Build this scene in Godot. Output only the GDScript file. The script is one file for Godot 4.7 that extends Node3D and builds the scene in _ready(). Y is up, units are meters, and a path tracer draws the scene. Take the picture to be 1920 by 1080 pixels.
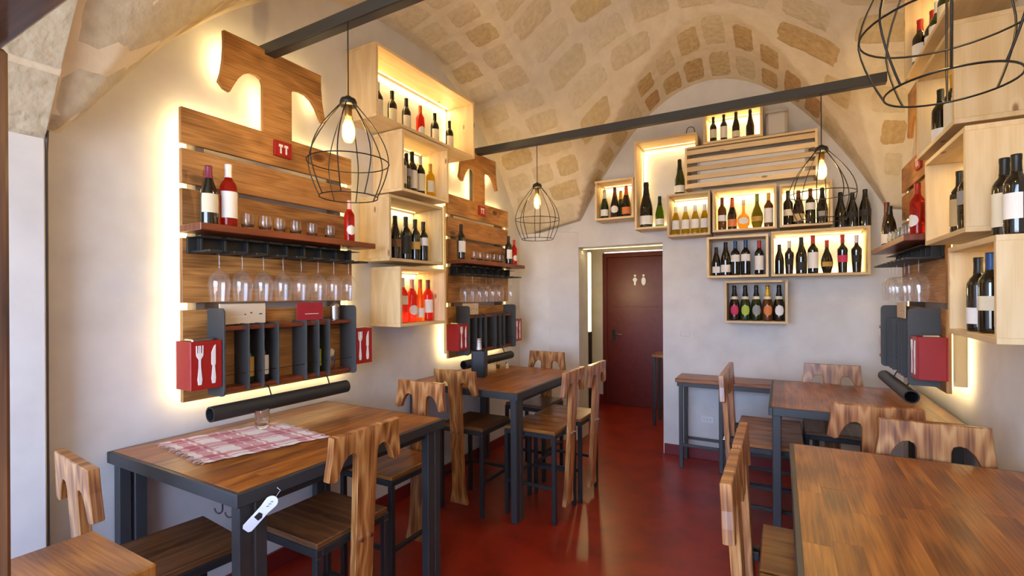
extends Node3D
# A vaulted wine bar. Units are metres; the aisle runs along -z, the camera stands at the origin.

const LW := -2.75      # left wall plane
const RW := 0.91       # right wall plane
const BW := -5.24      # back wall plane
const LED_ENERGY := 0.24
const LED_GLOW := 3.0
var rng := RandomNumberGenerator.new()
var M := {}            # materials
var C := {}            # shared meshes
var taken := {}
var warm := Color(1.0, 0.88, 0.61)

# ------------------------------------------------------------------ mesh builder
class MB:
	var v := PackedVector3Array()
	var n := PackedVector3Array()
	var uv := PackedVector2Array()
	func tri(a: Vector3, b: Vector3, c: Vector3, na: Vector3, nb: Vector3, nc: Vector3, ua := Vector2.ZERO, ub := Vector2.ZERO, uc := Vector2.ZERO) -> void:
		if (b - a).cross(c - a).dot(na + nb + nc) > 0.0:
			v.append_array([a, c, b]); n.append_array([na, nc, nb]); uv.append_array([ua, uc, ub])
		else:
			v.append_array([a, b, c]); n.append_array([na, nb, nc]); uv.append_array([ua, ub, uc])
	func puv(p: Vector3, nn: Vector3, grain: int, off: Vector2) -> Vector2:
		# v runs along the grain axis, u across it
		var ax := 0
		if absf(nn.y) > absf(nn.x) and absf(nn.y) >= absf(nn.z): ax = 1
		elif absf(nn.z) > absf(nn.x): ax = 2
		var along: float = p[grain]
		var across := 0.0
		if ax == grain:
			along = p[(grain + 1) % 3] * 0.3
			across = p[(grain + 2) % 3]
		else:
			across = p[3 - ax - grain]
		return Vector2(across, along) + off
	func flat(a: Vector3, b: Vector3, c: Vector3, nn: Vector3, grain: int, off: Vector2) -> void:
		tri(a, b, c, nn, nn, nn, puv(a, nn, grain, off), puv(b, nn, grain, off), puv(c, nn, grain, off))
	func quad(a: Vector3, b: Vector3, c: Vector3, d: Vector3, nn: Vector3, grain := 1, off := Vector2.ZERO) -> void:
		flat(a, b, c, nn, grain, off); flat(a, c, d, nn, grain, off)
	func box(c: Vector3, s: Vector3, bev := 0.003, grain := 1, off := Vector2.ZERO) -> MB:
		var h := s * 0.5
		var b := minf(bev, minf(h.x, minf(h.y, h.z)) * 0.8)
		var P := func(sx: float, sy: float, sz: float, ax: int) -> Vector3:
			var p := Vector3(sx * (h.x - b), sy * (h.y - b), sz * (h.z - b))
			p[ax] = signf([sx, sy, sz][ax]) * h[ax]
			return c + p
		for ax in 3:
			for sg in [-1.0, 1.0]:
				var nn := Vector3.ZERO
				nn[ax] = sg
				var q := []
				for k in [[-1.0, -1.0], [1.0, -1.0], [1.0, 1.0], [-1.0, 1.0]]:
					var t := [0.0, 0.0, 0.0]
					t[ax] = sg; t[(ax + 1) % 3] = k[0]; t[(ax + 2) % 3] = k[1]
					q.append(P.call(t[0], t[1], t[2], ax))
				quad(q[0], q[1], q[2], q[3], nn, grain, off)
		for ax in 3:   # the chamfered edges parallel to ax
			var a1 := (ax + 1) % 3
			var a2 := (ax + 2) % 3
			for s1 in [-1.0, 1.0]:
				for s2 in [-1.0, 1.0]:
					var nn := Vector3.ZERO
					nn[a1] = s1; nn[a2] = s2
					nn = nn.normalized()
					var lo := [0.0, 0.0, 0.0]
					var hi := [0.0, 0.0, 0.0]
					lo[ax] = -1.0; hi[ax] = 1.0
					lo[a1] = s1; hi[a1] = s1; lo[a2] = s2; hi[a2] = s2
					quad(P.call(lo[0], lo[1], lo[2], a1), P.call(hi[0], hi[1], hi[2], a1), P.call(hi[0], hi[1], hi[2], a2), P.call(lo[0], lo[1], lo[2], a2), nn, grain, off)
		for sx in [-1.0, 1.0]:
			for sy in [-1.0, 1.0]:
				for sz in [-1.0, 1.0]:
					flat(P.call(sx, sy, sz, 0), P.call(sx, sy, sz, 1), P.call(sx, sy, sz, 2), Vector3(sx, sy, sz).normalized(), grain, off)
		return self
	func lathe(pr: Array, seg := 20, c := Vector3.ZERO, from := 0.0, to := TAU, smooth := true) -> MB:
		var N := []
		for i in pr.size():
			var a: Vector2 = pr[maxi(i - 1, 0)]
			var b: Vector2 = pr[mini(i + 1, pr.size() - 1)]
			var t := (b - a)
			N.append(Vector2(t.y, -t.x).normalized())
		for i in pr.size() - 1:
			var p: Vector2 = pr[i]
			var q: Vector2 = pr[i + 1]
			var na: Vector2 = N[i]
			var nb: Vector2 = N[i + 1]
			if not smooth or absf((q - p).angle_to(Vector2.UP)) < 0.0:
				var t := q - p
				na = Vector2(t.y, -t.x).normalized(); nb = na
			for k in seg:
				var a0 := from + (to - from) * k / seg
				var a1 := from + (to - from) * (k + 1) / seg
				var d0 := Vector3(sin(a0), 0, cos(a0))
				var d1 := Vector3(sin(a1), 0, cos(a1))
				var A := c + d0 * p.x + Vector3.UP * p.y
				var B := c + d1 * p.x + Vector3.UP * p.y
				var D := c + d0 * q.x + Vector3.UP * q.y
				var E := c + d1 * q.x + Vector3.UP * q.y
				var nA := d0 * na.x + Vector3.UP * na.y
				var nB := d1 * na.x + Vector3.UP * na.y
				var nD := d0 * nb.x + Vector3.UP * nb.y
				var nE := d1 * nb.x + Vector3.UP * nb.y
				var u0 := Vector2(float(k) / seg, p.y)
				var u1 := Vector2(float(k + 1) / seg, p.y)
				var w0 := Vector2(float(k) / seg, q.y)
				var w1 := Vector2(float(k + 1) / seg, q.y)
				if p.x > 1e-5: tri(A, B, E, nA, nB, nE, u0, u1, w1)
				if q.x > 1e-5: tri(A, E, D, nA, nE, nD, u0, w1, w0)
		return self
	func tube(pts: Array, r: float, seg := 8, closed := false) -> MB:
		var rings := []
		var cnt := pts.size()
		var ref := Vector3.UP
		for i in cnt:
			var a: Vector3 = pts[(i - 1 + cnt) % cnt] if closed else pts[maxi(i - 1, 0)]
			var b: Vector3 = pts[(i + 1) % cnt] if closed else pts[mini(i + 1, cnt - 1)]
			var t := (b - a).normalized()
			if absf(t.dot(ref)) > 0.95: ref = Vector3(0.3, 0.1, 0.95).normalized()
			var x := t.cross(ref).normalized()
			var y := x.cross(t).normalized()
			ref = y
			var ring := []
			for k in seg:
				var an := TAU * k / seg
				ring.append(x * cos(an) + y * sin(an))
			rings.append(ring)
		var last := cnt if closed else cnt - 1
		for i in last:
			var j := (i + 1) % cnt
			for k in seg:
				var l := (k + 1) % seg
				var A: Vector3 = pts[i] + rings[i][k] * r
				var B: Vector3 = pts[i] + rings[i][l] * r
				var E: Vector3 = pts[j] + rings[j][l] * r
				var D: Vector3 = pts[j] + rings[j][k] * r
				tri(A, B, E, rings[i][k], rings[i][l], rings[j][l])
				tri(A, E, D, rings[i][k], rings[j][l], rings[j][k])
		if not closed:
			for e in [[0, 1], [cnt - 1, cnt - 2]]:
				var nn: Vector3 = (pts[e[0]] - pts[e[1]]).normalized()
				for k in seg:
					tri(pts[e[0]], pts[e[0]] + rings[e[0]][k] * r, pts[e[0]] + rings[e[0]][(k + 1) % seg] * r, nn, nn, nn)
		return self
	func prism(poly: PackedVector2Array, z0: float, z1: float, grain := 0, off := Vector2.ZERO, xf := Transform3D.IDENTITY, bev := 0.002) -> MB:
		# polygon in x, y extruded along z with a small chamfer on both rims
		var p := poly
		if Geometry2D.is_polygon_clockwise(p):
			p = p.duplicate(); p.reverse()
		var ins := p
		var got := Geometry2D.offset_polygon(p, -bev, Geometry2D.JOIN_MITER)
		if got.size() == 1 and got[0].size() == p.size():
			# match the starting vertex
			var g: PackedVector2Array = got[0]
			if Geometry2D.is_polygon_clockwise(g): g.reverse()
			var best := 0
			for i in g.size():
				if g[i].distance_to(p[0]) < g[best].distance_to(p[0]): best = i
			var r := PackedVector2Array()
			for i in g.size(): r.append(g[(best + i) % g.size()])
			ins = r
		else:
			bev = 0.0
		var idx := Geometry2D.triangulate_polygon(ins)
		var zz := [z0, z1]
		for side in 2:
			var z: float = zz[side]
			var nn := Vector3(0, 0, -1.0 if side == 0 else 1.0)
			for i in range(0, idx.size(), 3):
				var q := []
				var us := []
				for k in 3:
					var w: Vector2 = ins[idx[i + k]]
					q.append(xf * Vector3(w.x, w.y, z))
					us.append(puv(Vector3(w.x, w.y, z), nn, grain, off))
				var wn := xf.basis * nn
				tri(q[0], q[1], q[2], wn, wn, wn, us[0], us[1], us[2])
		for i in p.size():
			var j := (i + 1) % p.size()
			var d := (p[j] - p[i])
			var nn := Vector3(d.y, -d.x, 0).normalized()
			var wn := xf.basis * nn
			var lo := z0 + bev
			var hi := z1 - bev
			var s := [Vector3(p[i].x, p[i].y, lo), Vector3(p[j].x, p[j].y, lo), Vector3(p[j].x, p[j].y, hi), Vector3(p[i].x, p[i].y, hi)]
			var u := []
			for k in 4: u.append(puv(s[k], nn, grain, off))
			tri(xf * s[0], xf * s[1], xf * s[2], wn, wn, wn, u[0], u[1], u[2])
			tri(xf * s[0], xf * s[2], xf * s[3], wn, wn, wn, u[0], u[2], u[3])
			if bev > 0.0:
				for side in 2:
					var zi: float = zz[side]
					var ze := lo if side == 0 else hi
					var bn := xf.basis * (nn + Vector3(0, 0, -1.0 if side == 0 else 1.0)).normalized()
					var e := [Vector3(p[i].x, p[i].y, ze), Vector3(p[j].x, p[j].y, ze), Vector3(ins[j].x, ins[j].y, zi), Vector3(ins[i].x, ins[i].y, zi)]
					tri(xf * e[0], xf * e[1], xf * e[2], bn, bn, bn, u[0], u[1], u[1])
					tri(xf * e[0], xf * e[2], xf * e[3], bn, bn, bn, u[0], u[1], u[0])
		return self
	func mesh() -> ArrayMesh:
		var a := []
		a.resize(Mesh.ARRAY_MAX)
		a[Mesh.ARRAY_VERTEX] = v
		a[Mesh.ARRAY_NORMAL] = n
		a[Mesh.ARRAY_TEX_UV] = uv
		var m := ArrayMesh.new()
		m.add_surface_from_arrays(Mesh.PRIMITIVE_TRIANGLES, a)
		return m

# ------------------------------------------------------------------ scene helpers
func numbered(called: String) -> String:
	taken[called] = int(taken.get(called, -1)) + 1
	return called if taken[called] == 0 else "%s_%03d" % [called, taken[called]]

func thing(called: String, label: String, category: String, at := Vector3.ZERO, turn := 0.0, group := "") -> Node3D:
	var o := Node3D.new()
	o.name = numbered(called)
	add_child(o)
	o.position = at
	o.rotation.y = turn
	o.set_meta("label", label)
	o.set_meta("category", category)
	if group != "": o.set_meta("group", group)
	return o

func part(parent: Node, called: String, mesh: Mesh, mat: Material) -> MeshInstance3D:
	var o := MeshInstance3D.new()
	o.name = called
	o.mesh = mesh
	o.material_override = mat
	parent.add_child(o, true)
	return o

func one(called: String, label: String, category: String, mesh: Mesh, mat: Material, at := Vector3.ZERO, turn := 0.0, group := "") -> MeshInstance3D:
	var o := part(self, numbered(called), mesh, mat)
	o.position = at
	o.rotation.y = turn
	o.set_meta("label", label)
	o.set_meta("category", category)
	if group != "": o.set_meta("group", group)
	return o

func structure(called: String, mesh: Mesh, mat: Material) -> MeshInstance3D:
	var o := part(self, called, mesh, mat)
	o.set_meta("kind", "structure")
	return o

func copy(o: Node3D, at: Vector3, turn: float, label := "") -> Node3D:
	var c: Node3D = o.duplicate()
	c.name = numbered(o.get_meta("base_name"))
	add_child(c)
	c.position = at
	c.rotation.y = turn
	if label != "": c.set_meta("label", label)
	return c

func wall_at(w: String, lx: float, y: float, lz := 0.0) -> Vector3:
	if w == "left": return Vector3(LW + lz, y, -lx)
	if w == "right": return Vector3(RW - lz, y, lx)
	return Vector3(lx, y, BW + lz)

func wall_turn(w: String) -> float:
	return {"left": PI / 2, "right": -PI / 2, "back": 0.0}[w]

# ------------------------------------------------------------------ materials
func wood_image(w: int, h: int, seed_: int, cols: Array, rings: float, warp: float, fibre: float, knots: int, blotch := 0.25, amp := 0.55) -> ImageTexture:
	var a := FastNoiseLite.new(); a.seed = seed_; a.frequency = 0.006; a.fractal_octaves = 3
	var b := FastNoiseLite.new(); b.seed = seed_ + 1; b.frequency = 0.05; b.fractal_octaves = 3
	var d := FastNoiseLite.new(); d.seed = seed_ + 2; d.frequency = 0.02; d.fractal_octaves = 2
	var r := RandomNumberGenerator.new(); r.seed = seed_
	var ks := []
	for i in knots: ks.append(Vector3(r.randf_range(20, w - 20), r.randf_range(20, h - 20), r.randf_range(5, 10)))
	var img := Image.create(w, h, false, Image.FORMAT_RGB8)
	for y in h:
		# mirror so that the texture tiles along the grain
		var yy := float(y if y < h / 2 else h - y)
		for x in w:
			var xx := float(x if x < w / 2 else w - x)
			var bend := a.get_noise_2d(xx * 1.2, yy * 0.45) * warp
			var dark := 0.0
			for k: Vector3 in ks:
				var dx := (x - k.x) / k.z
				var dy := (y - k.y) / (k.z * 1.7)
				var dd := dx * dx + dy * dy
				if dd < 16.0:
					bend += exp(-dd * 0.35) * 1.6
					dark = maxf(dark, clampf(1.2 - dd, 0.0, 1.0))
			var s := 0.5 + 0.5 * sin((xx / w * rings + bend) * TAU)
			s = s * s
			var f := b.get_noise_2d(xx * 3.0, yy * 0.16) * fibre
			var bl := d.get_noise_2d(xx * 0.7 + 300.0, yy * 0.25) * blotch
			var t := clampf(0.5 + (s - 0.45) * amp + f + bl, 0.0, 1.0)
			var c: Color = (cols[0] as Color).lerp(cols[1], t * 2.0) if t < 0.5 else (cols[1] as Color).lerp(cols[2], t * 2.0 - 1.0)
			if dark > 0.0: c = c.lerp(cols[0] * Color(0.6, 0.5, 0.45), dark * 0.8)
			img.set_pixel(x, y, c)
	img.generate_mipmaps()
	return ImageTexture.create_from_image(img)

func mat(color: Color, rough := 0.6, metal := 0.0) -> StandardMaterial3D:
	var key := "c%s_%.2f_%.2f" % [color.to_html(), rough, metal]
	if not M.has(key):
		var m := StandardMaterial3D.new()
		m.albedo_color = color
		m.roughness = rough
		m.metallic = metal
		M[key] = m
	return M[key]

func wood(tex: Texture2D, scale: Vector2, rough: float, tint := Color.WHITE, coat := 0.0) -> StandardMaterial3D:
	var m := StandardMaterial3D.new()
	m.albedo_texture = tex
	m.albedo_color = tint
	m.uv1_scale = Vector3(scale.x, scale.y, 1)
	m.roughness = rough
	if coat > 0.0:
		m.clearcoat_enabled = true
		m.clearcoat = coat
		m.clearcoat_roughness = 0.18
	return m

func noisy(seed_: int, freq: float, ramp: Array, world_scale: float, rough: float, relief := 0.0, oct := 4) -> StandardMaterial3D:
	var nz := FastNoiseLite.new()
	nz.seed = seed_; nz.frequency = freq; nz.fractal_octaves = oct
	var t := NoiseTexture2D.new()
	t.width = 512; t.height = 512; t.seamless = true; t.noise = nz
	var g := Gradient.new()
	g.offsets = PackedFloat32Array(range(ramp.size()).map(func(i): return float(i) / (ramp.size() - 1)))
	g.colors = PackedColorArray(ramp)
	t.color_ramp = g
	var m := StandardMaterial3D.new()
	m.albedo_texture = t
	m.roughness = rough
	m.uv1_triplanar = true
	m.uv1_world_triplanar = true
	m.uv1_scale = Vector3.ONE * world_scale
	if relief > 0.0:
		var b := NoiseTexture2D.new()
		b.width = 512; b.height = 512; b.seamless = true
		var nb := FastNoiseLite.new()
		nb.seed = seed_ + 9; nb.frequency = 0.03; nb.fractal_octaves = 5
		b.noise = nb
		m.heightmap_enabled = true
		m.heightmap_texture = b
		m.heightmap_scale = relief
	return m

func glow(color: Color, strength: float) -> StandardMaterial3D:
	var m := StandardMaterial3D.new()
	m.albedo_color = Color(1, 0.95, 0.85)
	m.emission_enabled = true
	m.emission = color
	m.emission_energy_multiplier = strength
	return m

func glassy(color: Color, alpha: float) -> StandardMaterial3D:
	var m := StandardMaterial3D.new()
	m.albedo_color = Color(color, alpha)
	m.transparency = BaseMaterial3D.TRANSPARENCY_ALPHA
	m.roughness = 0.02
	m.cull_mode = BaseMaterial3D.CULL_DISABLED
	return m

func make_materials() -> void:
	var pine := wood_image(256, 512, 11, [Color8(212, 180, 130), Color8(230, 204, 158), Color8(240, 220, 182)], 4.0, 0.8, 0.16, 2, 0.22, 0.26)
	var oak := wood_image(256, 512, 23, [Color8(128, 82, 36), Color8(176, 122, 62), Color8(204, 152, 88)], 3.0, 1.4, 0.42, 2, 0.4, 0.3)
	var honey := wood_image(256, 512, 37, [Color8(110, 58, 16), Color8(160, 97, 34), Color8(190, 127, 57)], 2.0, 1.0, 0.42, 0, 0.5, 0.2)
	var streak := wood_image(256, 512, 41, [Color8(104, 56, 24), Color8(174, 114, 58), Color8(208, 156, 94)], 5.0, 2.2, 0.38, 2, 0.42, 0.5)
	var brown := wood_image(256, 512, 53, [Color8(66, 40, 22), Color8(106, 68, 38), Color8(134, 90, 52)], 6.0, 1.0, 0.42, 0, 0.35, 0.35)
	var maho := wood_image(256, 512, 67, [Color8(78, 30, 14), Color8(120, 54, 26), Color8(148, 74, 40)], 5.0, 0.9, 0.35, 0, 0.3, 0.3)
	for k in 3:
		var t: float = [1.0, 0.94, 0.88][k]
		M["pine%d" % k] = wood(pine, Vector2(2.4, 0.9), 0.55, Color(t, t * 0.99, t * 0.97))
	for k in 4:
		var t: float = [1.0, 0.93, 0.86, 1.05][k]
		M["oak%d" % k] = wood(oak, Vector2(1.6, 0.7), 0.5, Color(minf(t, 1.0), t * 0.98 if t < 1 else 1.0, minf(t, 1.0)))
	for k in 5:
		var t: Array = [[1.0, 1.0, 1.0], [0.95, 0.93, 0.90], [0.86, 0.82, 0.78], [1.0, 0.96, 0.86], [0.93, 0.94, 0.96]][k]
		M["top%d" % k] = wood(honey, Vector2(2.2, 0.8), 0.36, Color(t[0], t[1], t[2]), 0.2)
	for k in 3:
		var t: float = [1.0, 0.92, 0.97][k]
		M["chair%d" % k] = wood(streak, Vector2(2.0, 0.7), 0.36, Color(t, t * (0.97 if k == 2 else 1.0), t), 0.3)
		M["seat%d" % k] = wood([brown, honey, honey][k], Vector2(2.6, 0.9), 0.42, Color(t, t, t), 0.25)
	M.shelf = wood(maho, Vector2(2.5, 0.8), 0.4, Color.WHITE, 0.2)
	M.steel = mat(Color8(66, 67, 67), 0.42, 0.3)
	M.dark_steel = mat(Color8(46, 47, 47), 0.45, 0.25)
	M.plate = mat(Color8(68, 68, 66), 0.55, 0.1)
	M.black = mat(Color8(22, 21, 20), 0.45)
	M.wire = mat(Color8(30, 26, 22), 0.4, 0.5)
	M.chrome = mat(Color8(200, 200, 200), 0.18, 1.0)
	M.red = mat(Color8(158, 24, 20), 0.38)
	M.white = mat(Color8(235, 230, 222), 0.5)
	M.plaster = noisy(5, 0.012, [Color8(206, 202, 196), Color8(214, 210, 204), Color8(220, 217, 211)], 0.5, 0.85, 0.10)
	M.mortar = noisy(6, 0.02, [Color8(214, 198, 168), Color8(225, 210, 182), Color8(233, 220, 195)], 0.7, 0.9, 0.5)
	var sc := [[Color8(186, 162, 116), Color8(204, 182, 138), Color8(218, 200, 162)], [Color8(170, 138, 90), Color8(192, 163, 114), Color8(212, 189, 146)], [Color8(200, 181, 144), Color8(212, 195, 160), Color8(223, 208, 177)], [Color8(206, 190, 157), Color8(216, 201, 170), Color8(226, 213, 185)], [Color8(156, 116, 74), Color8(184, 148, 102), Color8(208, 180, 134)]]
	for k in sc.size(): M["stone%d" % k] = noisy(70 + k, 0.03, sc[k], 1.1, 0.92, 0.9, 5)
	M.springer = noisy(90, 0.03, [Color8(176, 164, 138), Color8(198, 187, 162), Color8(212, 203, 180)], 1.0, 0.92, 0.8, 5)
	M.floor = noisy(8, 0.012, [Color8(106, 23, 9), Color8(126, 30, 11), Color8(143, 38, 14), Color8(132, 32, 12)], 0.45, 0.34, 0.02, 5)
	M.base = mat(Color8(112, 28, 26), 0.45)
	M.door = noisy(14, 0.02, [Color8(84, 20, 16), Color8(94, 24, 19), Color8(102, 28, 22)], 0.8, 0.42, 0.05)
	M.led = glow(warm, LED_GLOW)
	M.glass = glassy(Color(0.95, 0.97, 0.96), 0.02)
	M.thick_glass = glassy(Color(0.98, 0.99, 0.98), 0.0)
	M.thick_glass.refraction_enabled = true
	M.thick_glass.refraction_scale = 0.05
	M.batten = mat(Color8(104, 94, 80), 0.6)
	M.bulb_glass = glassy(Color(1.0, 0.9, 0.7), 0.10)
	M.filament = glow(Color(1.0, 0.72, 0.36), 26.0)
	M.cloth = cloth_material()

func cloth_material() -> StandardMaterial3D:
	var img := Image.create(256, 256, false, Image.FORMAT_RGB8)
	var nz := FastNoiseLite.new(); nz.seed = 3; nz.frequency = 0.2
	var band := func(t: float) -> float:
		var s := 0.0
		for b in [[0.10, 0.042], [0.18, 0.014], [0.40, 0.042], [0.50, 0.045], [0.58, 0.012], [0.82, 0.042], [0.91, 0.014]]:
			if absf(t - b[0]) < b[1]: s = 1.0
		return s
	for y in 256:
		for x in 256:
			var a: float = band.call(x / 256.0)
			var b: float = band.call(y / 256.0)
			var weave := 0.5 + 0.5 * sin(x * 1.57) * sin(y * 1.57)
			var f := (a + b) * 0.46 * (0.8 + 0.2 * weave)
			var c := Color8(232, 224, 214).lerp(Color8(168, 40, 50), f)
			img.set_pixel(x, y, c * (0.97 + 0.06 * nz.get_noise_2d(x, y)))
	var m := StandardMaterial3D.new()
	m.albedo_texture = ImageTexture.create_from_image(img)
	m.roughness = 0.95
	m.rim_enabled = true
	m.rim = 0.3
	return m

# ------------------------------------------------------------------ lamps shared by several things
func led_strip(parent: Node3D, at: Vector3, length: float, axis: int, facing: Vector3, power := 1.0) -> void:
	# a glowing ribbon and, just in front of it, an area light of its size; axis 0 runs along x, 1 along y
	var s := Vector3(0.012, 0.012, 0.006)
	s[axis] = length
	if absf(facing.y) > 0.5: s = Vector3(length, 0.006, 0.012)
	if absf(facing.x) > 0.5: s = Vector3(0.006, length, 0.012)
	part(parent, "led_strip", MB.new().box(at, s, 0.001).mesh(), M.led)
	var l := AreaLight3D.new()
	l.name = "led_light"
	parent.add_child(l, true)
	l.position = at + facing * 0.008
	if absf(facing.x) > 0.5: l.rotation.y = -PI / 2 if facing.x > 0 else PI / 2
	if absf(facing.y) > 0.5:
		l.rotation.x = -PI / 2 if facing.y < 0 else PI / 2
	l.area_size = Vector2(length, 0.012) if axis == 0 else Vector2(0.012, length)
	l.light_color = warm
	l.light_energy = LED_ENERGY * length * power
	l.area_range = 12.0
	l.area_attenuation = 2.0
	l.shadow_enabled = true

# ------------------------------------------------------------------ setting
const SPRING := 2.4
func vault(x: float, z: float) -> Vector2:   # height, zone (0 dome, 1 side lunettes, 2 end lunettes)
	var turn_in := smoothstep(3.6, 5.05, -z)
	var xl := lerpf(-2.62, -2.08, turn_in)      # the corner pier brings the springing in towards the back
	var sx := clampf((x - (xl + 0.80) * 0.5) / ((0.80 - xl) * 0.5), -1.0, 1.0)
	var sz := clampf((z + 3.0) / 2.14, -1.0, 1.0)
	var wb := clampf((x + 0.64) / 1.45, -1.0, 1.0)
	var blend := clampf((-z - 3.0) / 1.2, 0.0, 1.0)
	wb = lerpf(sx, wb, blend)
	var dome := 4.47 - 1.03 * sx * sx - 1.04 * sz * sz
	var side := SPRING + 1.46 * (1.0 - pow(absf(sz), 2.3)) + 0.20 * minf(x - LW, RW - x)
	var ends := SPRING + 1.46 * (1.0 - wb * wb) + 0.22 * maxf(minf(z - BW, -0.86 - z), 0.0) * (1.0 - wb * wb)
	var h := dome
	var k := 0.0
	if side > h: h = side; k = 1.0
	if ends > h: h = ends; k = 2.0
	return Vector2(h, k)

func vault_normal(x: float, z: float) -> Vector3:   # towards the room
	var e := 0.01
	var dx := (vault(x + e, z).x - vault(x - e, z).x) / (2 * e)
	var dz := (vault(x, z + e).x - vault(x, z - e).x) / (2 * e)
	return Vector3(dx, -1.0, dz).normalized()

func stone_patch(x0: float, x1: float, z0: float, z1: float, proud: float, wild := 1.0) -> ArrayMesh:
	# a pillowed block face that follows the vault, its outline uneven
	var mb := MB.new()
	var g := 6
	var P := []
	var jit := []
	for i in 4: jit.append(Vector2(rng.randf_range(-0.12, 0.12), rng.randf_range(-0.12, 0.12)) * wild)
	for j in g + 1:
		for i in g + 1:
			var a := float(i) / g * 2.0 - 1.0
			var b := float(j) / g * 2.0 - 1.0
			# round the corners: square to squircle
			var qx := a * sqrt(1.0 - b * b * 0.14 * wild)
			var qz := b * sqrt(1.0 - a * a * 0.14 * wild)
			var wx := (a + 1) * 0.5
			var wz := (b + 1) * 0.5
			var off: Vector2 = (jit[0] * (1 - wx) + jit[1] * wx) * (1 - wz) + (jit[2] * (1 - wx) + jit[3] * wx) * wz
			var edge := maxf(absf(a), absf(b))
			if edge > 0.99: off += Vector2(rng.randf_range(-0.07, 0.07), rng.randf_range(-0.07, 0.07)) * wild
			var x := (x0 + x1) * 0.5 + (qx + off.x) * (x1 - x0) * 0.5
			var z := (z0 + z1) * 0.5 + (qz + off.y) * (z1 - z0) * 0.5
			var d := -0.004 if edge > 0.99 else proud * (1.0 if edge < 0.6 else 0.8) * rng.randf_range(0.7, 1.1)
			P.append(Vector3(x, vault(x, z).x, z) + vault_normal(x, z) * d)
	var nrm := []
	for j in g + 1:
		for i in g + 1:
			var l: Vector3 = P[j * (g + 1) + maxi(i - 1, 0)]
			var r: Vector3 = P[j * (g + 1) + mini(i + 1, g)]
			var u: Vector3 = P[maxi(j - 1, 0) * (g + 1) + i]
			var w: Vector3 = P[mini(j + 1, g) * (g + 1) + i]
			var nn := (r - l).cross(w - u).normalized()
			nrm.append(nn if nn.y < 0 else -nn)
	for j in g:
		for i in g:
			var k := j * (g + 1) + i
			mb.tri(P[k], P[k + 1], P[k + g + 2], nrm[k], nrm[k + 1], nrm[k + g + 2])
			mb.tri(P[k], P[k + g + 2], P[k + g + 1], nrm[k], nrm[k + g + 2], nrm[k + g + 1])
	return mb.mesh()

func strip_in(p: float, a: float, b: float, zone: float, along_x: bool) -> bool:
	for j in 5:
		var q := lerpf(a, b, j / 4.0)
		var k := vault(p, q).y if along_x else vault(q, p).y
		if k != zone: return false
	return true

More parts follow.
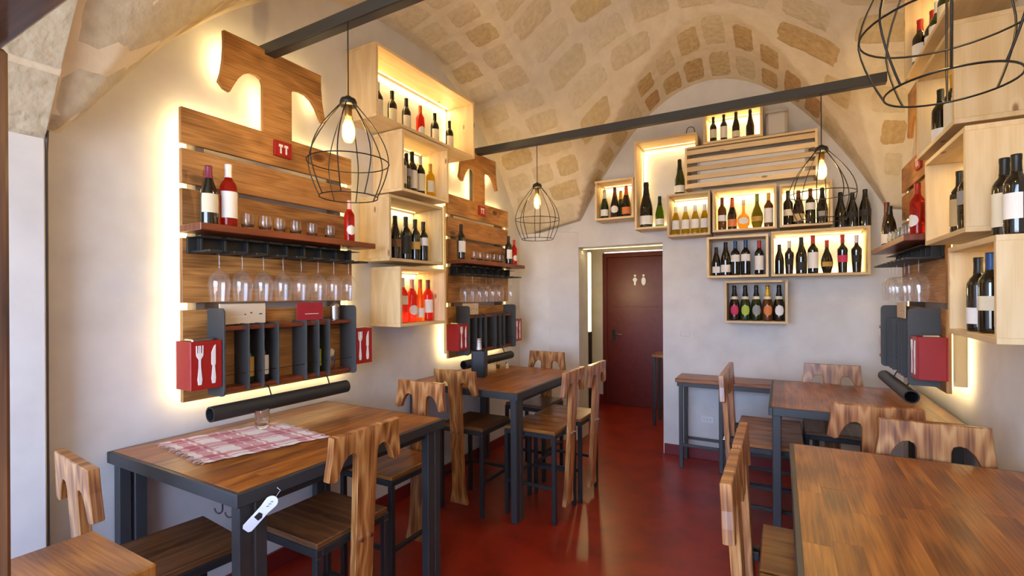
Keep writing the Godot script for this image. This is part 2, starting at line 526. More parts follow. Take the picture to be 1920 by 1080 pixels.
func build_vault() -> void:
	var mb := MB.new()
	var nx := 96
	var nz := 110
	var xa := LW
	var za := -0.74
	var grid := []
	for j in nz + 1:
		for i in nx + 1:
			var x := lerpf(xa, RW, float(i) / nx)
			var z := lerpf(za, BW, float(j) / nz)
			grid.append(Vector3(x, vault(x, z).x, z))
	for j in nz:
		for i in nx:
			var k := j * (nx + 1) + i
			var q := [grid[k], grid[k + 1], grid[k + nx + 2], grid[k + nx + 1]]
			var u := []
			for p in q: u.append(vault_normal(p.x, p.z))
			mb.tri(q[0], q[1], q[2], u[0], u[1], u[2]); mb.tri(q[0], q[2], q[3], u[0], u[2], u[3])
	# the top of the masonry, so that the vault has thickness
	mb.box(Vector3((xa + RW) / 2, 4.66, (za + BW) / 2), Vector3(RW - xa + 0.4, 0.12, za - BW + 0.4), 0.0)
	var ceil_ := structure("ceiling", mb.mesh(), M.mortar)
	var made := 0
	# side lunettes and dome: courses across the room, blocks long in x
	for zone in [1.0, 0.0]:
		var z := -0.92
		while z > -5.08:
			var slope := vault_normal(LW + 0.15, z - 0.1) if zone == 1.0 else vault_normal(-0.91, z - 0.1)
			var pitch: float = 0.27 * clampf(absf(slope.y), 0.42, 1.0)
			var gap := 0.036 * clampf(pitch / 0.27, 0.5, 1.0)
			var x := xa + 0.03
			while x < RW - 0.05:
				# the longest run from x on that stays inside this zone
				var e := x
				while e < RW - 0.03 and strip_in(e, z - gap, z - pitch, zone, true): e += 0.02
				if e - x < 0.14:
					x = maxf(e, x) + 0.03
					continue
				var n := maxi(1, int(round((e - x) / rng.randf_range(0.34, 0.46))))
				for i in n:
					var k := [0, 1, 2, 3, 0, 4][rng.randi_range(0, 5)] as int
					if x < -1.7 or rng.randf() < 0.3: k = [2, 3, 2, 3, 0][rng.randi_range(0, 4)]
					var m: Material = M["stone%d" % k]
					if x < -1.6 and z > -1.2: continue
					var bx0 := lerpf(x, e, float(i) / n) + 0.014
					var bx1 := lerpf(x, e, float(i + 1) / n) - 0.02
					part(ceil_, "stone", stone_patch(bx0, bx1, z - gap, z - pitch, 0.007), m)
					made += 1
				x = e + 0.05
			z -= pitch
	# end lunette over the back wall: voussoirs long in z, courses round the arch
	var ax := -2.08
	while ax < 0.78:
		var sl := vault_normal(ax + 0.08, -5.0)
		var pitch: float = 0.24 * clampf(absf(sl.y), 0.42, 1.0)
		var gap := 0.036 * clampf(pitch / 0.24, 0.5, 1.0)
		var e := BW + 0.03
		while e < -3.0 and strip_in(e, ax, ax + pitch - gap, 2.0, false): e += 0.02
		if e - BW > 0.16:
			var n := maxi(1, int(round((e - BW) / rng.randf_range(0.34, 0.44))))
			for i in n:
				var k := [0, 1, 2, 1, 4][rng.randi_range(0, 4)] as int
				if ax < -1.4 or ax > 0.3: k = [0, 2, 3, 0, 2][rng.randi_range(0, 4)]
				part(ceil_, "stone", stone_patch(ax, ax + pitch - gap, lerpf(BW + 0.02, e, float(i) / n) + 0.015, lerpf(BW + 0.02, e, float(i + 1) / n) - 0.03, 0.007), M["stone%d" % k])
				made += 1
		ax += pitch
	# large blocks of the pendentive that rises from the entrance pier
	for r in [[-2.745, -2.47, -0.775, -1.16], [-2.455, -2.14, -0.775, -1.42], [-2.125, -1.77, -0.775, -1.2]]:
		part(ceil_, "stone", stone_patch(r[0], r[1], r[2], r[3], 0.010, 0.2), M.springer)
		made += 1
	print("stones ", made)
	# the transverse arch between this bay and the one by the entrance
	var arch := MB.new()
	var ya := func(x: float) -> float: return 2.33 + 1.36 * (1.0 - pow(clampf((x + 0.92) / 1.70, -1.0, 1.0), 2.0))
	var z0 := -0.20
	var z1_ := -0.78
	for i in 64:
		var x0 := lerpf(LW, RW, i / 64.0)
		var x1 := lerpf(LW, RW, (i + 1) / 64.0)
		var y0: float = ya.call(x0)
		var y1: float = ya.call(x1)
		var nn := Vector3(y1 - y0, -(x1 - x0), 0).normalized()
		arch.quad(Vector3(x0, y0, z0), Vector3(x1, y1, z0), Vector3(x1, y1, z1_), Vector3(x0, y0, z1_), nn)
		arch.quad(Vector3(x0, y0, z1_), Vector3(x1, y1, z1_), Vector3(x1, 4.6, z1_), Vector3(x0, 4.6, z1_), Vector3(0, 0, -1))
		arch.quad(Vector3(x0, y0, z0), Vector3(x1, y1, z0), Vector3(x1, 4.6, z0), Vector3(x0, 4.6, z0), Vector3(0, 0, 1))
	var ar := structure("trim_1", arch.mesh(), M.mortar)
	var xs := [-2.64, -2.46, -2.13, -1.76]
	for i in xs.size() - 1:
		var st := MB.new()
		var segs := 6
		for k in segs:
			for w in 2:
				var xa0: float = lerpf(xs[i] + 0.008, xs[i + 1] - 0.008, float(k) / segs)
				var xb0: float = lerpf(xs[i] + 0.008, xs[i + 1] - 0.008, float(k + 1) / segs)
				var zz0 := -0.22 if w == 0 else -0.48
				var zz1 := -0.48 if w == 0 else -0.775
				var yy0: float = ya.call(xa0) - 0.008
				var yy1: float = ya.call(xb0) - 0.008
				var nn := Vector3(yy1 - yy0, -(xb0 - xa0), 0).normalized()
				st.quad(Vector3(xa0, yy0, zz0), Vector3(xb0, yy1, zz0), Vector3(xb0, yy1, zz1), Vector3(xa0, yy0, zz1), nn)
		part(ar, "stone", st.mesh(), M.springer)

func build_shell() -> void:
	var F := MB.new().box(Vector3(-0.9, -0.1, -2.6), Vector3(4.6, 0.2, 10.6), 0.0)
	structure("floor", F.mesh(), M.floor)
	structure("wall_left", MB.new().box(Vector3(LW - 0.15, 2.3, -1.5), Vector3(0.3, 4.8, 7.6), 0.0).mesh(), M.plaster)
	structure("wall_right", MB.new().box(Vector3(RW + 0.15, 2.3, -1.5), Vector3(0.3, 4.8, 7.6), 0.0).mesh(), M.plaster)
	# back wall with the doorway at its left end
	var b := MB.new()
	b.box(Vector3((RW - 1.10) / 2, 2.2, BW - 0.15), Vector3(RW + 1.10, 4.6, 0.3), 0.0)
	b.box(Vector3((-2.05 - 1.10) / 2, 3.37, BW - 0.15), Vector3(0.95, 2.26, 0.3), 0.0)
	b.box(Vector3(-2.4, 2.2, BW - 0.15), Vector3(0.7, 4.6, 0.3), 0.0)
	structure("wall_back", b.mesh(), M.plaster)
	# corner pier with a splayed face
	var pier := MB.new().prism(PackedVector2Array([Vector2(-2.8, 5.09), Vector2(-2.36, 5.09), Vector2(-2.05, 5.24), Vector2(-2.05, 5.4), Vector2(-2.8, 5.4)]), 0.0, 2.42, 1, Vector2.ZERO, Transform3D(Basis(Vector3(1, 0, 0), Vector3(0, 0, -1), Vector3(0, 1, 0)), Vector3.ZERO), 0.006)
	structure("wall_pier", pier.mesh(), M.plaster)
	# entrance pier under the transverse arch
	structure("wall_entrance_pier", MB.new().box(Vector3(LW + 0.06, 1.17, -0.49), Vector3(0.14, 2.34, 0.58), 0.006).mesh(), M.plaster)
	structure("wall_entrance_pier_opposite", MB.new().box(Vector3(RW - 0.05, 1.17, -0.49), Vector3(0.12, 2.34, 0.58), 0.006).mesh(), M.plaster)
	# the entrance bay behind the camera: ceiling and a glazed front open to the street
	structure("ceiling_entrance", MB.new().box(Vector3(-0.92, 3.72, 0.95), Vector3(4.2, 0.14, 2.4), 0.0).mesh(), M.mortar)
	var fw := MB.new()
	fw.box(Vector3(-2.72, 1.9, 2.05), Vector3(0.5, 3.8, 0.25), 0.0)
	fw.box(Vector3(0.80, 1.9, 2.05), Vector3(0.4, 3.8, 0.25), 0.0)
	fw.box(Vector3(-0.95, 3.35, 2.05), Vector3(4.0, 0.9, 0.25), 0.0)
	fw.box(Vector3(-0.95, 0.5, 2.05), Vector3(3.2, 1.0, 0.25), 0.0)  # unseen low wall, added to keep daylight off the floor and furniture legs
	structure("wall_front", fw.mesh(), M.plaster)
	# skirting
	structure("baseboard_left", MB.new().box(Vector3(LW + 0.008, 0.055, -2.6), Vector3(0.016, 0.11, 4.9), 0.003).mesh(), M.base)
	structure("baseboard_right", MB.new().box(Vector3(RW - 0.008, 0.055, -2.6), Vector3(0.016, 0.11, 5.2), 0.003).mesh(), M.base)
	structure("baseboard_back", MB.new().box(Vector3((RW - 1.10) / 2, 0.055, BW + 0.008), Vector3(RW + 1.08, 0.11, 0.016), 0.003).mesh(), M.base)
	# corridor behind the doorway
	var c := MB.new()
	c.box(Vector3(-3.3, 1.6, -6.9), Vector3(0.2, 3.2, 3.0), 0.0)
	c.box(Vector3(-0.95, 1.6, -6.5), Vector3(0.2, 3.2, 2.0), 0.0)
	c.box(Vector3(-2.82, 1.6, -7.32), Vector3(0.84, 3.2, 0.2), 0.0)
	c.box(Vector3(-1.9, 2.8, -7.32), Vector3(1.1, 0.9, 0.2), 0.0)
	c.box(Vector3(-1.2, 1.6, -7.32), Vector3(0.5, 3.2, 0.2), 0.0)
	c.box(Vector3(-2.95, 1.6, -5.64), Vector3(0.9, 3.2, 0.2), 0.0)
	structure("wall_corridor", c.mesh(), M.plaster)
	structure("ceiling_corridor", MB.new().box(Vector3(-2.1, 2.75, -6.4), Vector3(2.5, 0.12, 2.0), 0.0).mesh(), M.plaster)
	structure("baseboard_corridor", MB.new().box(Vector3(-2.7, 0.07, -7.21), Vector3(0.6, 0.14, 0.016), 0.003).mesh(), M.base)
	# toilet door
	var d := part(self, "door_1", MB.new().box(Vector3(-1.88, 1.13, -7.24), Vector3(0.98, 2.26, 0.05), 0.004).mesh(), M.door)
	d.set_meta("kind", "structure")
	var fr := MB.new()
	fr.box(Vector3(-2.385, 1.165, -7.215), Vector3(0.07, 2.33, 0.06), 0.004)
	fr.box(Vector3(-1.375, 1.165, -7.215), Vector3(0.07, 2.33, 0.06), 0.004)
	fr.box(Vector3(-1.88, 2.295, -7.214), Vector3(1.08, 0.07, 0.06), 0.004)
	part(d, "door_frame", fr.mesh(), M.door)
	part(d, "door_rail", MB.new().box(Vector3(-1.88, 1.51, -7.212), Vector3(0.96, 0.012, 0.008), 0.002).mesh(), M.door)
	var h := part(d, "door_handle", MB.new().box(Vector3(-2.17, 1.085, -7.165), Vector3(0.12, 0.02, 0.014), 0.004).mesh(), M.chrome)
	part(h, "handle_plate", MB.new().box(Vector3(-2.25, 1.07, -7.205), Vector3(0.045, 0.17, 0.012), 0.003).mesh(), M.black)
	part(h, "handle_neck", MB.new().tube([Vector3(-2.235, 1.085, -7.21), Vector3(-2.235, 1.085, -7.16)], 0.009).mesh(), M.chrome)
	# the man and the woman on the door
	for k in 2:
		var x: float = [-1.918, -1.79][k]
		var zf := -7.205
		var xf := Transform3D(Basis.IDENTITY, Vector3(x, 1.83, zf))
		var head := PackedVector2Array()
		for i in 12: head.append(Vector2(0.018 * cos(TAU * i / 12), 0.145 + 0.018 * sin(TAU * i / 12)))
		part(d, "figure_head", MB.new().prism(head, 0.0, 0.006, 1, Vector2.ZERO, xf, 0.001).mesh(), M.white)
		var body := PackedVector2Array([Vector2(-0.014, 0), Vector2(0.014, 0), Vector2(0.016, 0.05), Vector2(0.036, 0.085), Vector2(0.012, 0.118), Vector2(-0.012, 0.118), Vector2(-0.036, 0.085), Vector2(-0.016, 0.05)]) if k == 0 else PackedVector2Array([Vector2(-0.012, 0), Vector2(0.012, 0), Vector2(0.03, 0.035), Vector2(0.032, 0.085), Vector2(0.014, 0.118), Vector2(-0.014, 0.118), Vector2(-0.032, 0.085), Vector2(-0.03, 0.035)])
		part(d, "figure_body", MB.new().prism(body, 0.0, 0.006, 1, Vector2.ZERO, xf, 0.001).mesh(), M.white)
	# strip of light along the doorway's head
	var hd := thing("doorway_light", "warm LED strip along the head of the corridor doorway", "led light", Vector3(-1.575, 2.235, BW - 0.12))
	part(hd, "channel", MB.new().box(Vector3(0, 0.0, 0), Vector3(0.94, 0.012, 0.03), 0.002).mesh(), M.white)
	led_strip(hd, Vector3(0, -0.012, 0), 0.92, 0, Vector3.DOWN, 0.5)

func steel_beam(z: float, x0: float, x1: float, y: float, label: String) -> void:
	var t := thing("steel_beam", label, "beam", Vector3((x0 + x1) / 2, y, z))
	var w := x1 - x0
	part(t, "web", MB.new().box(Vector3(0, 0.032, 0), Vector3(w, 0.064, 0.012), 0.001).mesh(), M.steel)
	part(t, "flange", MB.new().box(Vector3(0, 0.004, -0.03), Vector3(w, 0.008, 0.06), 0.001).mesh(), M.steel)
	part(t, "wall_plate", MB.new().box(Vector3(-w / 2 + 0.004, 0.032, -0.02), Vector3(0.008, 0.10, 0.10), 0.001).mesh(), M.dark_steel)

# ------------------------------------------------------------------ cage lamps
func cage_lamp(at: Vector3, beam_y: float, label: String, energy: float, proto: Node3D) -> Node3D:
	# at is the top of the cap
	var t: Node3D
	if proto:
		t = copy(proto, at, 0.0, label)
		t.get_node("cord").free()
	else:
		t = thing("cage_pendant_lamp", label, "lamp", at, 0.0, "wire cage pendant lamps")
		t.set_meta("base_name", "cage_pendant_lamp")
		part(t, "cap", MB.new().lathe([Vector2(0, 0.0), Vector2(0.012, 0.0), Vector2(0.02, -0.008), Vector2(0.038, -0.016), Vector2(0.043, -0.03), Vector2(0.043, -0.052), Vector2(0.0, -0.052)], 16).mesh(), M.black)
		part(t, "socket", MB.new().lathe([Vector2(0, -0.05), Vector2(0.019, -0.05), Vector2(0.019, -0.10), Vector2(0.015, -0.112), Vector2(0, -0.112)], 14).mesh(), mat(Color8(176, 136, 74), 0.3, 0.9))
		var b := part(t, "bulb", MB.new().lathe([Vector2(0.013, -0.108), Vector2(0.017, -0.122), Vector2(0.029, -0.15), Vector2(0.033, -0.18), Vector2(0.031, -0.215), Vector2(0.02, -0.237), Vector2(0.0, -0.243)], 16).mesh(), M.bulb_glass)
		var fil := []
		for i in 13:
			var a := PI * i
			fil.append(Vector3(0.012 * cos(a * 0.33), -0.145 - 0.062 * (0.5 - 0.5 * cos(a)), 0.012 * sin(a * 0.33)))
		part(b, "filament", MB.new().lathe([Vector2(0, -0.138), Vector2(0.010, -0.145), Vector2(0.013, -0.17), Vector2(0.012, -0.2), Vector2(0.006, -0.21), Vector2(0, -0.212)], 10).mesh(), M.filament)
		part(b, "filament_wire", MB.new().tube(fil, 0.0012, 4).mesh(), M.wire)
		var prof := []
		for i in 15:
			var s := i / 14.0
			var y := lerpf(-0.045, -0.525, s)
			var r := 0.04 + 0.165 * pow(sin(clampf(s * 1.02 / 0.66, 0.0, 1.0) * PI / 2), 1.0) if s < 0.62 else lerpf(0.205, 0.145, pow((s - 0.62) / 0.38, 1.5))
			prof.append(Vector2(r, y))
		for k in 8:
			var an := TAU * k / 8 + 0.2
			var pts := []
			for p in prof: pts.append(Vector3(p.x * cos(an), p.y, p.x * sin(an)))
			part(t, "cage_wire", MB.new().tube(pts, 0.003, 6).mesh(), M.wire)
		for ry in [[0.2035, -0.345], [0.145, -0.525]]:
			var pts := []
			for k in 40: pts.append(Vector3(ry[0] * cos(TAU * k / 40), ry[1], ry[0] * sin(TAU * k / 40)))
			part(t, "cage_ring", MB.new().tube(pts, 0.003, 6, true).mesh(), M.wire)
		var l := OmniLight3D.new()
		l.name = "bulb_light"
		t.add_child(l)
		l.position = Vector3(0, -0.175, 0)
		l.light_color = Color(1.0, 0.83, 0.54)
		l.light_energy = energy
		l.light_size = 0.02
		l.omni_range = 14.0
		l.omni_attenuation = 2.0
		l.shadow_enabled = true
	part(t, "cord", MB.new().tube([Vector3(0, -0.004, 0), Vector3(0, beam_y - at.y, 0)], 0.0035, 6).mesh(), M.black)
	return t

# ------------------------------------------------------------------ furniture
func table(x0: float, x1: float, z0: float, z1: float, y: float, label: String) -> void:
	var w := x1 - x0
	var d := z0 - z1
	var t := thing("dining_table", label, "table", Vector3((x0 + x1) / 2, 0, (z0 + z1) / 2), 0.0, "tall steel-framed dining tables")
	# edge profile
	var f := MB.new()
	for s in [-1, 1]:
		f.box(Vector3(s * (w / 2 - 0.012), y - 0.028, 0), Vector3(0.024, 0.052, d), 0.003)
		f.box(Vector3(0, y - 0.028, s * (d / 2 - 0.012)), Vector3(w - 0.048, 0.052, 0.024), 0.003)
	part(t, "edge_frame", f.mesh(), M.steel)
	# staves of the top run along z
	var n := int(round((w - 0.036) / 0.075))
	var sw := (w - 0.036) / n
	for i in n:
		var z := -d / 2 + 0.018
		while z < d / 2 - 0.02:
			var ln := minf(rng.randf_range(0.35, 0.75), d / 2 - 0.018 - z)
			if d / 2 - 0.018 - z - ln < 0.12: ln = d / 2 - 0.018 - z
			var o := part(t, "stave", MB.new().box(Vector3(-w / 2 + 0.018 + sw * (i + 0.5), y - 0.013, z + ln / 2), Vector3(sw, 0.026, ln), 0.0003, 2, Vector2(rng.randf(), rng.randf())).mesh(), M["top%d" % rng.randi_range(0, 4)])
			o.position.y = rng.randf_range(-0.0002, 0.0002)
			z += ln
	for sx in [-1, 1]:
		for sz in [-1, 1]:
			var lg := MB.new()
			lg.box(Vector3(sx * (w / 2 - 0.045), (y - 0.05) / 2, sz * (d / 2 - 0.045)), Vector3(0.05, y - 0.05, 0.05), 0.004)
			lg.box(Vector3(sx * (w / 2 - 0.045), (y - 0.05) / 2, sz * (d / 2 - 0.107)), Vector3(0.05, y - 0.05, 0.05), 0.004)
			lg.box(Vector3(sx * (w / 2 - 0.042), (y - 0.05) / 2, sz * (d / 2 - 0.076)), Vector3(0.036, y - 0.06, 0.014), 0.001)
			part(t, "leg", lg.mesh(), M.steel)
	for sx in [-1, 1]: part(t, "under_rail", MB.new().box(Vector3(sx * (w / 2 - 0.06), y - 0.075, 0), Vector3(0.03, 0.04, d - 0.26), 0.002).mesh(), M.dark_steel)

func chair_proto() -> Node3D:
	var t := thing("letter_back_chair", "", "chair", Vector3.ZERO, 0.0, "chairs with T-shaped wooden backs")
	t.set_meta("base_name", "letter_back_chair")
	part(t, "seat", MB.new().box(Vector3(0, 0.668, 0), Vector3(0.40, 0.026, 0.42), 0.004, 2).mesh(), M.seat0)
	var f := MB.new()
	for s in [-1, 1]:
		f.box(Vector3(s * 0.19, 0.64, 0), Vector3(0.03, 0.034, 0.43), 0.003)
		f.box(Vector3(0, 0.64, s * 0.20), Vector3(0.35, 0.034, 0.03), 0.003)
	part(t, "seat_frame", f.mesh(), M.dark_steel)
	for sx in [-1, 1]:
		for sz in [-1, 1]:
			part(t, "leg", MB.new().box(Vector3(sx * 0.19, 0.312, sz * 0.20), Vector3(0.03, 0.624, 0.03), 0.003).mesh(), M.dark_steel)
	part(t, "footrest", MB.new().box(Vector3(0, 0.26, -0.20), Vector3(0.35, 0.022, 0.022), 0.002).mesh(), M.dark_steel)
	for sx in [-1, 1]: part(t, "stretcher", MB.new().box(Vector3(sx * 0.19, 0.26, 0), Vector3(0.022, 0.022, 0.37), 0.002).mesh(), M.dark_steel)
	# the T: bar with flared tips, tapering stem, flared foot
	var hp := [Vector2(0.078, 0.09), Vector2(0.070, 0.13), Vector2(0.058, 0.18), Vector2(0.052, 0.26), Vector2(0.053, 0.60), Vector2(0.056, 0.90), Vector2(0.058, 1.005), Vector2(0.066, 1.025), Vector2(0.085, 1.032), Vector2(0.108, 1.026), Vector2(0.130, 1.004), Vector2(0.146, 0.972), Vector2(0.158, 0.940), Vector2(0.176, 0.934), Vector2(0.205, 0.946), Vector2(0.200, 0.99), Vector2(0.192, 1.04), Vector2(0.188, 1.12)]
	var poly := PackedVector2Array()
	for p in hp: poly.append(p)
	for i in range(hp.size() - 1, -1, -1): poly.append(Vector2(-hp[i].x, hp[i].y))
	var lean := Basis(Vector3.RIGHT, 0.055)
	var xf := Transform3D(lean, Vector3(0, 0.0, 0.24) - lean * Vector3(0, 0.65, 0) + Vector3(0, 0.65, 0))
	part(t, "backrest", MB.new().prism(poly, 0.0, 0.034, 1, Vector2(0.3, 0.1), xf, 0.003).mesh(), M.chair0)
	for s in [-1, 1]:
		part(t, "bracket", MB.new().box(Vector3(s * 0.026, 0.64, 0.232), Vector3(0.02, 0.03, 0.03), 0.002).mesh(), M.dark_steel)
		part(t, "bolt", MB.new().tube([Vector3(s * 0.026, 0.64, 0.27), Vector3(s * 0.026, 0.64, 0.286)], 0.009, 8).mesh(), M.chrome)
	return t

func place_chairs() -> void:
	var proto := chair_proto()
	var list := [
		[-2.14, -1.00, -0.09, 0, 1, "T-backed chair at the red-checked placemat table, its back to the street entrance"],
		[-1.85, -1.50, PI / 2, 0, 0, "T-backed chair with dark seat on the aisle side of the red-checked placemat table"],
		[-2.09, -2.20, PI, 1, 2, "T-backed chair facing the street entrance across the red-checked placemat table"],
		[-2.17, -3.25, 0.0, 0, 1, "T-backed chair with its back to the placemat table, at the bottle-cooler table"],
		[-1.66, -3.41, PI / 2, 1, 0, "T-backed aisle chair at the black bottle-cooler table, farther from the corridor doorway"],
		[-1.63, -3.85, PI / 2, 1, 2, "T-backed aisle chair at the black bottle-cooler table, next to the corridor doorway"],
		[-2.07, -4.12, PI, 0, 1, "T-backed chair between the bottle-cooler table and the corner pier"],
		[-0.085, -3.785, -PI / 2, 1, 0, "T-backed aisle chair at the console-side table, farther from the long narrow console"],
		[-0.085, -4.20, -PI / 2, 1, 2, "T-backed aisle chair at the console-side table, next to the long narrow console"],
		[0.348, -4.31, PI, 0, 1, "T-backed chair between the back wall and the console-side table"],
		[0.41, -3.27, 0.0, 0, 2, "T-backed chair at the console-side table, back to back with another chair"],
		[0.57, -2.43, PI, 0, 1, "T-backed chair at the bare entrance-end table, back to back with another chair"],
		[0.135, -1.74, -PI / 2, 1, 0, "T-backed aisle chair at the bare entrance-end table, nearer the entrance"],
		[0.135, -2.16, -PI / 2, 1, 2, "T-backed aisle chair at the bare entrance-end table, farther from the entrance"],
	]
	for i in list.size():
		var a: Array = list[i]
		var c: Node3D = proto if i == 0 else copy(proto, Vector3.ZERO, 0.0)
		c.position = Vector3(a[0], 0, a[1])
		c.rotation.y = a[2]
		c.set_meta("label", a[5])
		(c.get_node("seat") as MeshInstance3D).material_override = M["seat%d" % a[3]]
		(c.get_node("backrest") as MeshInstance3D).material_override = M["chair%d" % a[4]]

func console(at: Vector3, w: float, d: float, y: float, legs: Array, called: String, label: String) -> void:
	var t := thing(called, label, "console", at)
	part(t, "top", MB.new().box(Vector3(0, y - 0.02, 0), Vector3(w, 0.04, d), 0.005, 0).mesh(), M.seat1)
	part(t, "rail", MB.new().box(Vector3(0, y - 0.06, d / 2 - 0.035), Vector3(w - 0.03, 0.04, 0.03), 0.003).mesh(), M.steel)
	for lx in legs:
		for s in [-1, 1]:
			part(t, "leg", MB.new().box(Vector3(lx, (y - 0.04) / 2, s * (d / 2 - 0.035)), Vector3(0.036, y - 0.04, 0.036), 0.003).mesh(), M.steel)
	for k in legs.size() - 1:
		for s in [-1, 1]:
			var m: float = (legs[k] + legs[k + 1]) / 2
			part(t, "stretcher", MB.new().box(Vector3(m, 0.22, s * (d / 2 - 0.035)), Vector3(legs[k + 1] - legs[k] - 0.036, 0.025, 0.025), 0.002).mesh(), M.steel)

# ------------------------------------------------------------------ wine boxes and bottles
func wine_box(wall: String, a0: float, a1: float, y0: float, y1: float, depth: float, led: String, label: String) -> Node3D:
	# a1 > a0 along the wall's own x; led lists strips: t top, b bottom, l and r the sides
	var t := thing("wine_box", label, "wine box", wall_at(wall, (a0 + a1) / 2, y0, 0.002), wall_turn(wall), "pine wine boxes on the walls")
	var w := a1 - a0
	var h := y1 - y0
	var th := 0.022
	var pm: Material = M["pine%d" % rng.randi_range(0, 2)]
	for k in 2:
		part(t, "board", MB.new().box(Vector3(0, [th / 2, h - th / 2][k], depth / 2), Vector3(w, th, depth), 0.0015, 0, Vector2(rng.randf(), rng.randf())).mesh(), pm)
		part(t, "board", MB.new().box(Vector3([-1, 1][k] * (w / 2 - th / 2), h / 2, depth / 2), Vector3(th, h - 2 * th, depth), 0.0015, 1, Vector2(rng.randf(), rng.randf())).mesh(), pm)
	if led.contains("t"): led_strip(t, Vector3(0, h - th - 0.004, 0.03), w - 2 * th - 0.03, 0, Vector3.DOWN, 1.6)
	if led.contains("b"): led_strip(t, Vector3(0, th + 0.004, 0.018), w - 2 * th - 0.03, 0, Vector3.UP, 1.2)
	if led.contains("s"):
		led_strip(t, Vector3(-w / 2 + th + 0.004, h / 2, 0.02), h - 2 * th - 0.06, 1, Vector3.RIGHT, 1.2)
		led_strip(t, Vector3(w / 2 - th - 0.004, h / 2, 0.02), h - 2 * th - 0.06, 1, Vector3.LEFT, 1.2)
	return t

func bottle_profile(kind: String) -> Array:
	var raw := {
		"bordeaux": [[0, 0.004], [0.034, 0], [0.037, 0.005], [0.0375, 0.02], [0.0375, 0.185], [0.0355, 0.2], [0.028, 0.216], [0.019, 0.228], [0.0148, 0.244], [0.014, 0.285], [0.0152, 0.287], [0.0152, 0.299], [0.012, 0.302], [0, 0.302]],
		"tapered": [[0, 0.004], [0.029, 0], [0.032, 0.006], [0.040, 0.19], [0.038, 0.207], [0.028, 0.224], [0.018, 0.236], [0.015, 0.25], [0.0145, 0.305], [0.016, 0.307], [0.016, 0.32], [0.012, 0.323], [0, 0.323]],
		"burgundy": [[0, 0.004], [0.038, 0], [0.041, 0.006], [0.041, 0.135], [0.0385, 0.16], [0.031, 0.195], [0.0215, 0.225], [0.0165, 0.25], [0.0145, 0.28], [0.0155, 0.283], [0.0155, 0.296], [0.012, 0.299], [0, 0.299]],
		"champagne": [[0, 0.004], [0.041, 0], [0.044, 0.007], [0.044, 0.13], [0.041, 0.155], [0.032, 0.195], [0.0225, 0.23], [0.018, 0.255], [0.016, 0.285], [0.018, 0.29], [0.0175, 0.31], [0.013, 0.318], [0, 0.318]],
		"pear": [[0, 0.004], [0.030, 0], [0.033, 0.006], [0.044, 0.05], [0.047, 0.085], [0.045, 0.12], [0.034, 0.16], [0.021, 0.195], [0.0155, 0.22], [0.0145, 0.275], [0.0155, 0.278], [0.0155, 0.29], [0, 0.292]],
		"flask": [[0, 0.004], [0.032, 0], [0.036, 0.004], [0.05, 0.04], [0.055, 0.08], [0.048, 0.118], [0.03, 0.142], [0.016, 0.152], [0.0135, 0.17], [0.0135, 0.235], [0.0165, 0.236], [0.0165, 0.275], [0, 0.277]],
		"slim": [[0, 0.004], [0.030, 0], [0.033, 0.006], [0.033, 0.1], [0.030, 0.15], [0.022, 0.21], [0.016, 0.25], [0.0145, 0.31], [0.0155, 0.313], [0.0155, 0.326], [0, 0.328]],
		"oil": [[0, 0.003], [0.026, 0], [0.028, 0.005], [0.028, 0.13], [0.024, 0.15], [0.013, 0.17], [0.011, 0.2], [0.011, 0.225], [0.014, 0.227], [0.014, 0.245], [0, 0.247]],
	}
	var out := []
	for p in raw[kind]: out.append(Vector2(p[0], p[1]))
	return out

func radius_at(pr: Array, y: float) -> float:
	for i in range(2, pr.size() - 1):
		if pr[i + 1].y >= y and pr[i].y <= y and pr[i + 1].y > pr[i].y:
			return lerpf(pr[i].x, pr[i + 1].x, (y - pr[i].y) / (pr[i + 1].y - pr[i].y))
	return pr[2].x

func bottle_meshes(kind: String) -> void:
	if C.has(kind): return
	var pr := bottle_profile(kind)
	C[kind] = MB.new().lathe(pr, 20).mesh()
	var H: float = pr[-1].y
	var y0: float = H * {"champagne": 0.70, "flask": 0.82, "oil": 0.9}.get(kind, 0.79)
	var cp := []
	for i in 7:
		var y := lerpf(y0, H - 0.004, i / 6.0)
		cp.append(Vector2(radius_at(pr, y) + 0.0010, y))
	cp.append(Vector2(cp[-1].x, H + 0.0015)); cp.append(Vector2(0, H + 0.0015))
	C[kind + "_capsule"] = MB.new().lathe(cp, 16).mesh()
	var collar := []
	for i in 3:
		var y := lerpf(y0 - 0.03, y0 - 0.004, i / 2.0)
		collar.append(Vector2(radius_at(pr, y) + 0.0010, y))
	C[kind + "_collar"] = MB.new().lathe(collar, 16).mesh()

